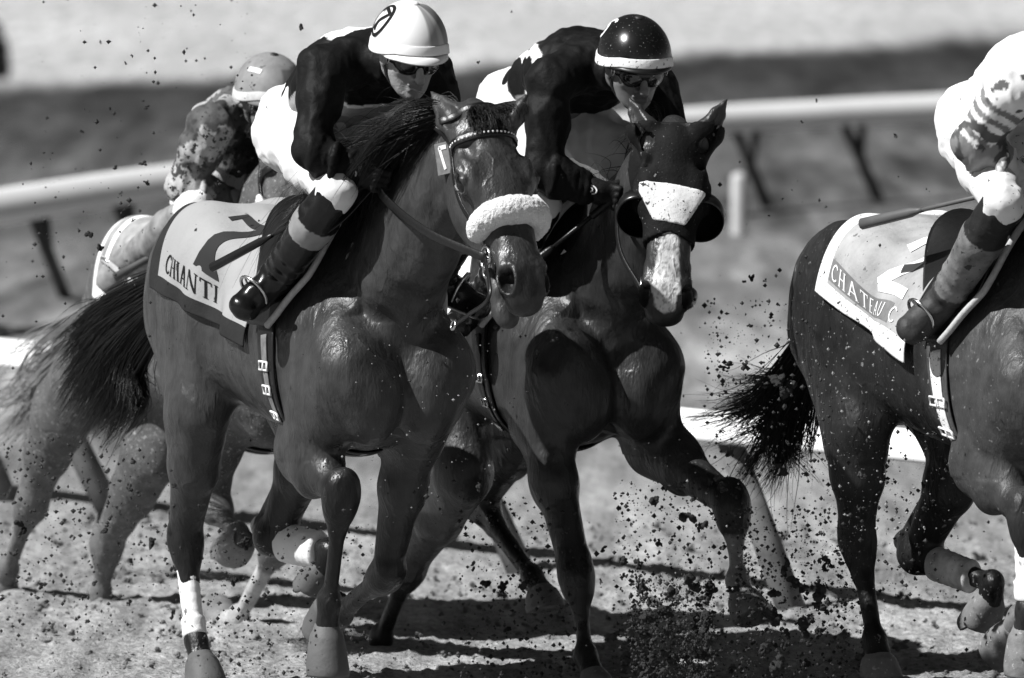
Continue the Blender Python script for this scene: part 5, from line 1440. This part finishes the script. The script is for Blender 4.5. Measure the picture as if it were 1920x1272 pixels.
def clod(u, v, d, px, area):
    """one clod of earth hanging in the air"""
    global n_cl
    p = P(u, v, d)
    if p[2] < GZ + .02: p[2] = GZ + .02
    o = bpy.data.objects.new('dirt_clod', CLODS[n_cl % len(CLODS)]); COL.objects.link(o); n_cl += 1
    s = px / 600 / 1.5; o.location = p; o.scale = (s * GC.uniform(.7, 1.3), s * GC.uniform(.7, 1.2), s * GC.uniform(.6, 1.2)); o.rotation_euler = GC.uniform(0, 6.28, 3)
    tag(o, area, 'dirt clod', 'clods of dirt flying up around the hooves')
LB = 'dark ragged clod of dirt flying in the air around the galloping horses'
def burst(n, u0, u1, v0, v1, d0, d1, s0, s1, pw=2.2):
    for _ in range(n): clod(GC.uniform(u0, u1), GC.uniform(v0, v1), GC.uniform(d0, d1), s0 + (s1 - s0) * GC.uniform(0, 1) ** pw, LB)
burst(55, 1190, 1335, 1090, 1275, 34.3, 35.2, 9, 36, 1.8); burst(16, 1060, 1420, 940, 1120, 34.5, 36, 6, 26)
burst(30, 1420, 1570, 1050, 1250, 34.2, 35.4, 8, 34); burst(16, 1330, 1520, 660, 900, 34.3, 36, 6, 22)
burst(20, 0, 330, 860, 1180, 35.5, 37, 5, 18); burst(10, 380, 620, 1010, 1230, 35.2, 36.4, 6, 20)
burst(14, 900, 1040, 1060, 1250, 35, 36.2, 7, 26); burst(10, 60, 330, 40, 500, 35, 38, 4, 10); burst(5, 560, 960, 10, 160, 35.3, 37, 5, 12)
burst(12, 1500, 1760, 880, 1120, 34.8, 36, 5, 22); burst(10, 1300, 1560, 480, 700, 34.8, 36.5, 5, 14); burst(8, 1390, 1700, 100, 460, 35.4, 37, 4, 9)
for u, v, px in ((1300, 975, 26), (1318, 988, 18), (1170, 1048, 24), (1192, 1052, 16), (1222, 940, 15), (900, 912, 12), (283, 1023, 14), (455, 1020, 22), (565, 48, 9), (236, 120, 7), (207, 203, 8), (271, 304, 11), (192, 466, 14), (162, 440, 14), (275, 342, 7), (1450, 708, 22), (1470, 740, 18), (1395, 690, 14), (640, 1115, 18), (40, 1000, 20)): clod(u, v, 34.6 if u > 880 else 36, px * 1.25, LB)
# finer crumbs and dust specks: nobody could count them
def crumbs(name, n, boxes, smin, smax, m, label, seed, pw=3.0):
    g = np.random.default_rng(seed); V_ = []; F_ = []
    base = np.array([(1, 0, 0), (-1, 0, 0), (0, 1, 0), (0, -1, 0), (0, 0, 1), (0, 0, -1)], float)
    tri = np.array([(0, 2, 4), (2, 1, 4), (1, 3, 4), (3, 0, 4), (2, 0, 5), (1, 2, 5), (3, 1, 5), (0, 3, 5)])
    wts = np.array([b[6] for b in boxes], float); wts /= wts.sum()
    for i in range(n):
        b = boxes[g.choice(len(boxes), p=wts)]
        p = P(g.uniform(b[0], b[1]), g.uniform(b[2], b[3]), g.uniform(b[4], b[5])) if len(b) == 7 else None
        if p[2] < GZ: p[2] = GZ + .005
        s = smin + (smax - smin) * g.uniform(0, 1) ** pw
        V_.append(p + base * g.uniform(.5, 1.2, (6, 1)) * s); F_.append(tri + 6 * i)
    me = mesh_np(name, np.concatenate(V_), np.concatenate(F_), False); o = put(name, me, m); tag(o, label, 'dirt', kind='stuff'); return o
crumbs('flying_dirt', 9500, [(1150, 1420, 900, 1272, 34.2, 36, 3), (1180, 1340, 1080, 1272, 34.2, 35.2, 3.5), (1380, 1620, 950, 1272, 34.2, 35.6, 3.6), (1320, 1560, 560, 900, 34.2, 36.5, 1.6), (0, 340, 820, 1200, 35.5, 37, 2.2), (380, 700, 980, 1272, 34.6, 36.5, 1.6),
     (860, 1080, 930, 1272, 34.8, 36.2, 1.8), (560, 980, 560, 1000, 34.2, 34.8, .25), (0, 1920, 300, 1272, 34.5, 37, 1.6), (1500, 1800, 760, 1150, 34.4, 36, 1.4), (60, 480, 0, 520, 35, 38, .6)], .0016, .0095, M_clod, 'fine dark crumbs of dirt hanging in the air', 5, 3.2)
crumbs('flying_dirt', 420, [(1480, 1780, 600, 1000, 33.6, 34.2, 3), (640, 960, 600, 960, 33.6, 34.4, 1), (1180, 1420, 800, 1120, 34, 34.6, 1)], .0015, .0065, mat('pale_clod', .28, .95, .05, var=.4, vscale=40), 'pale dry crumbs of dirt in front of the dark coats', 6)
# loose clods lying on the track
def ground_bits(n, seed, s0=.003, s1=.02, mi=3, name='loose_dirt'):
    g = np.random.default_rng(seed); V_ = []; F_ = []; off = 0
    me0 = CLODS[mi]; co = np.zeros(len(me0.vertices) * 3, np.float32); me0.vertices.foreach_get('co', co); co = co.reshape(-1, 3); qd = np.array([p.vertices[:] for p in me0.polygons])
    for i in range(n):
        y = g.uniform(-1.9, 8); x = g.uniform(-2.6, 2.6); s = s0 + s1 * g.uniform(0, 1) ** 4
        a = g.uniform(0, 6.28); c, q = math.cos(a), math.sin(a); r_ = np.array([[c, -q, 0], [q, c, 0], [0, 0, .7]])
        V_.append(co @ r_.T * s + np.array([x, y, GZ + .012 + s * .25])); F_.append(qd + off); off += len(co)
    me = mesh_np('loose_dirt', np.concatenate(V_), np.concatenate(F_)); o = put('loose_dirt', me, mat('loose_dirt', .15, .95, .05, var=.5, vscale=25, bump=.5, bscale=90)); tag(o, 'loose crumbly clods of dirt lying on the racetrack', 'dirt', kind='stuff')
ground_bits(2600, 9)
ground_bits(150, 19, .008, .03, 6)
ground_bits(150, 29, .008, .03, 4)
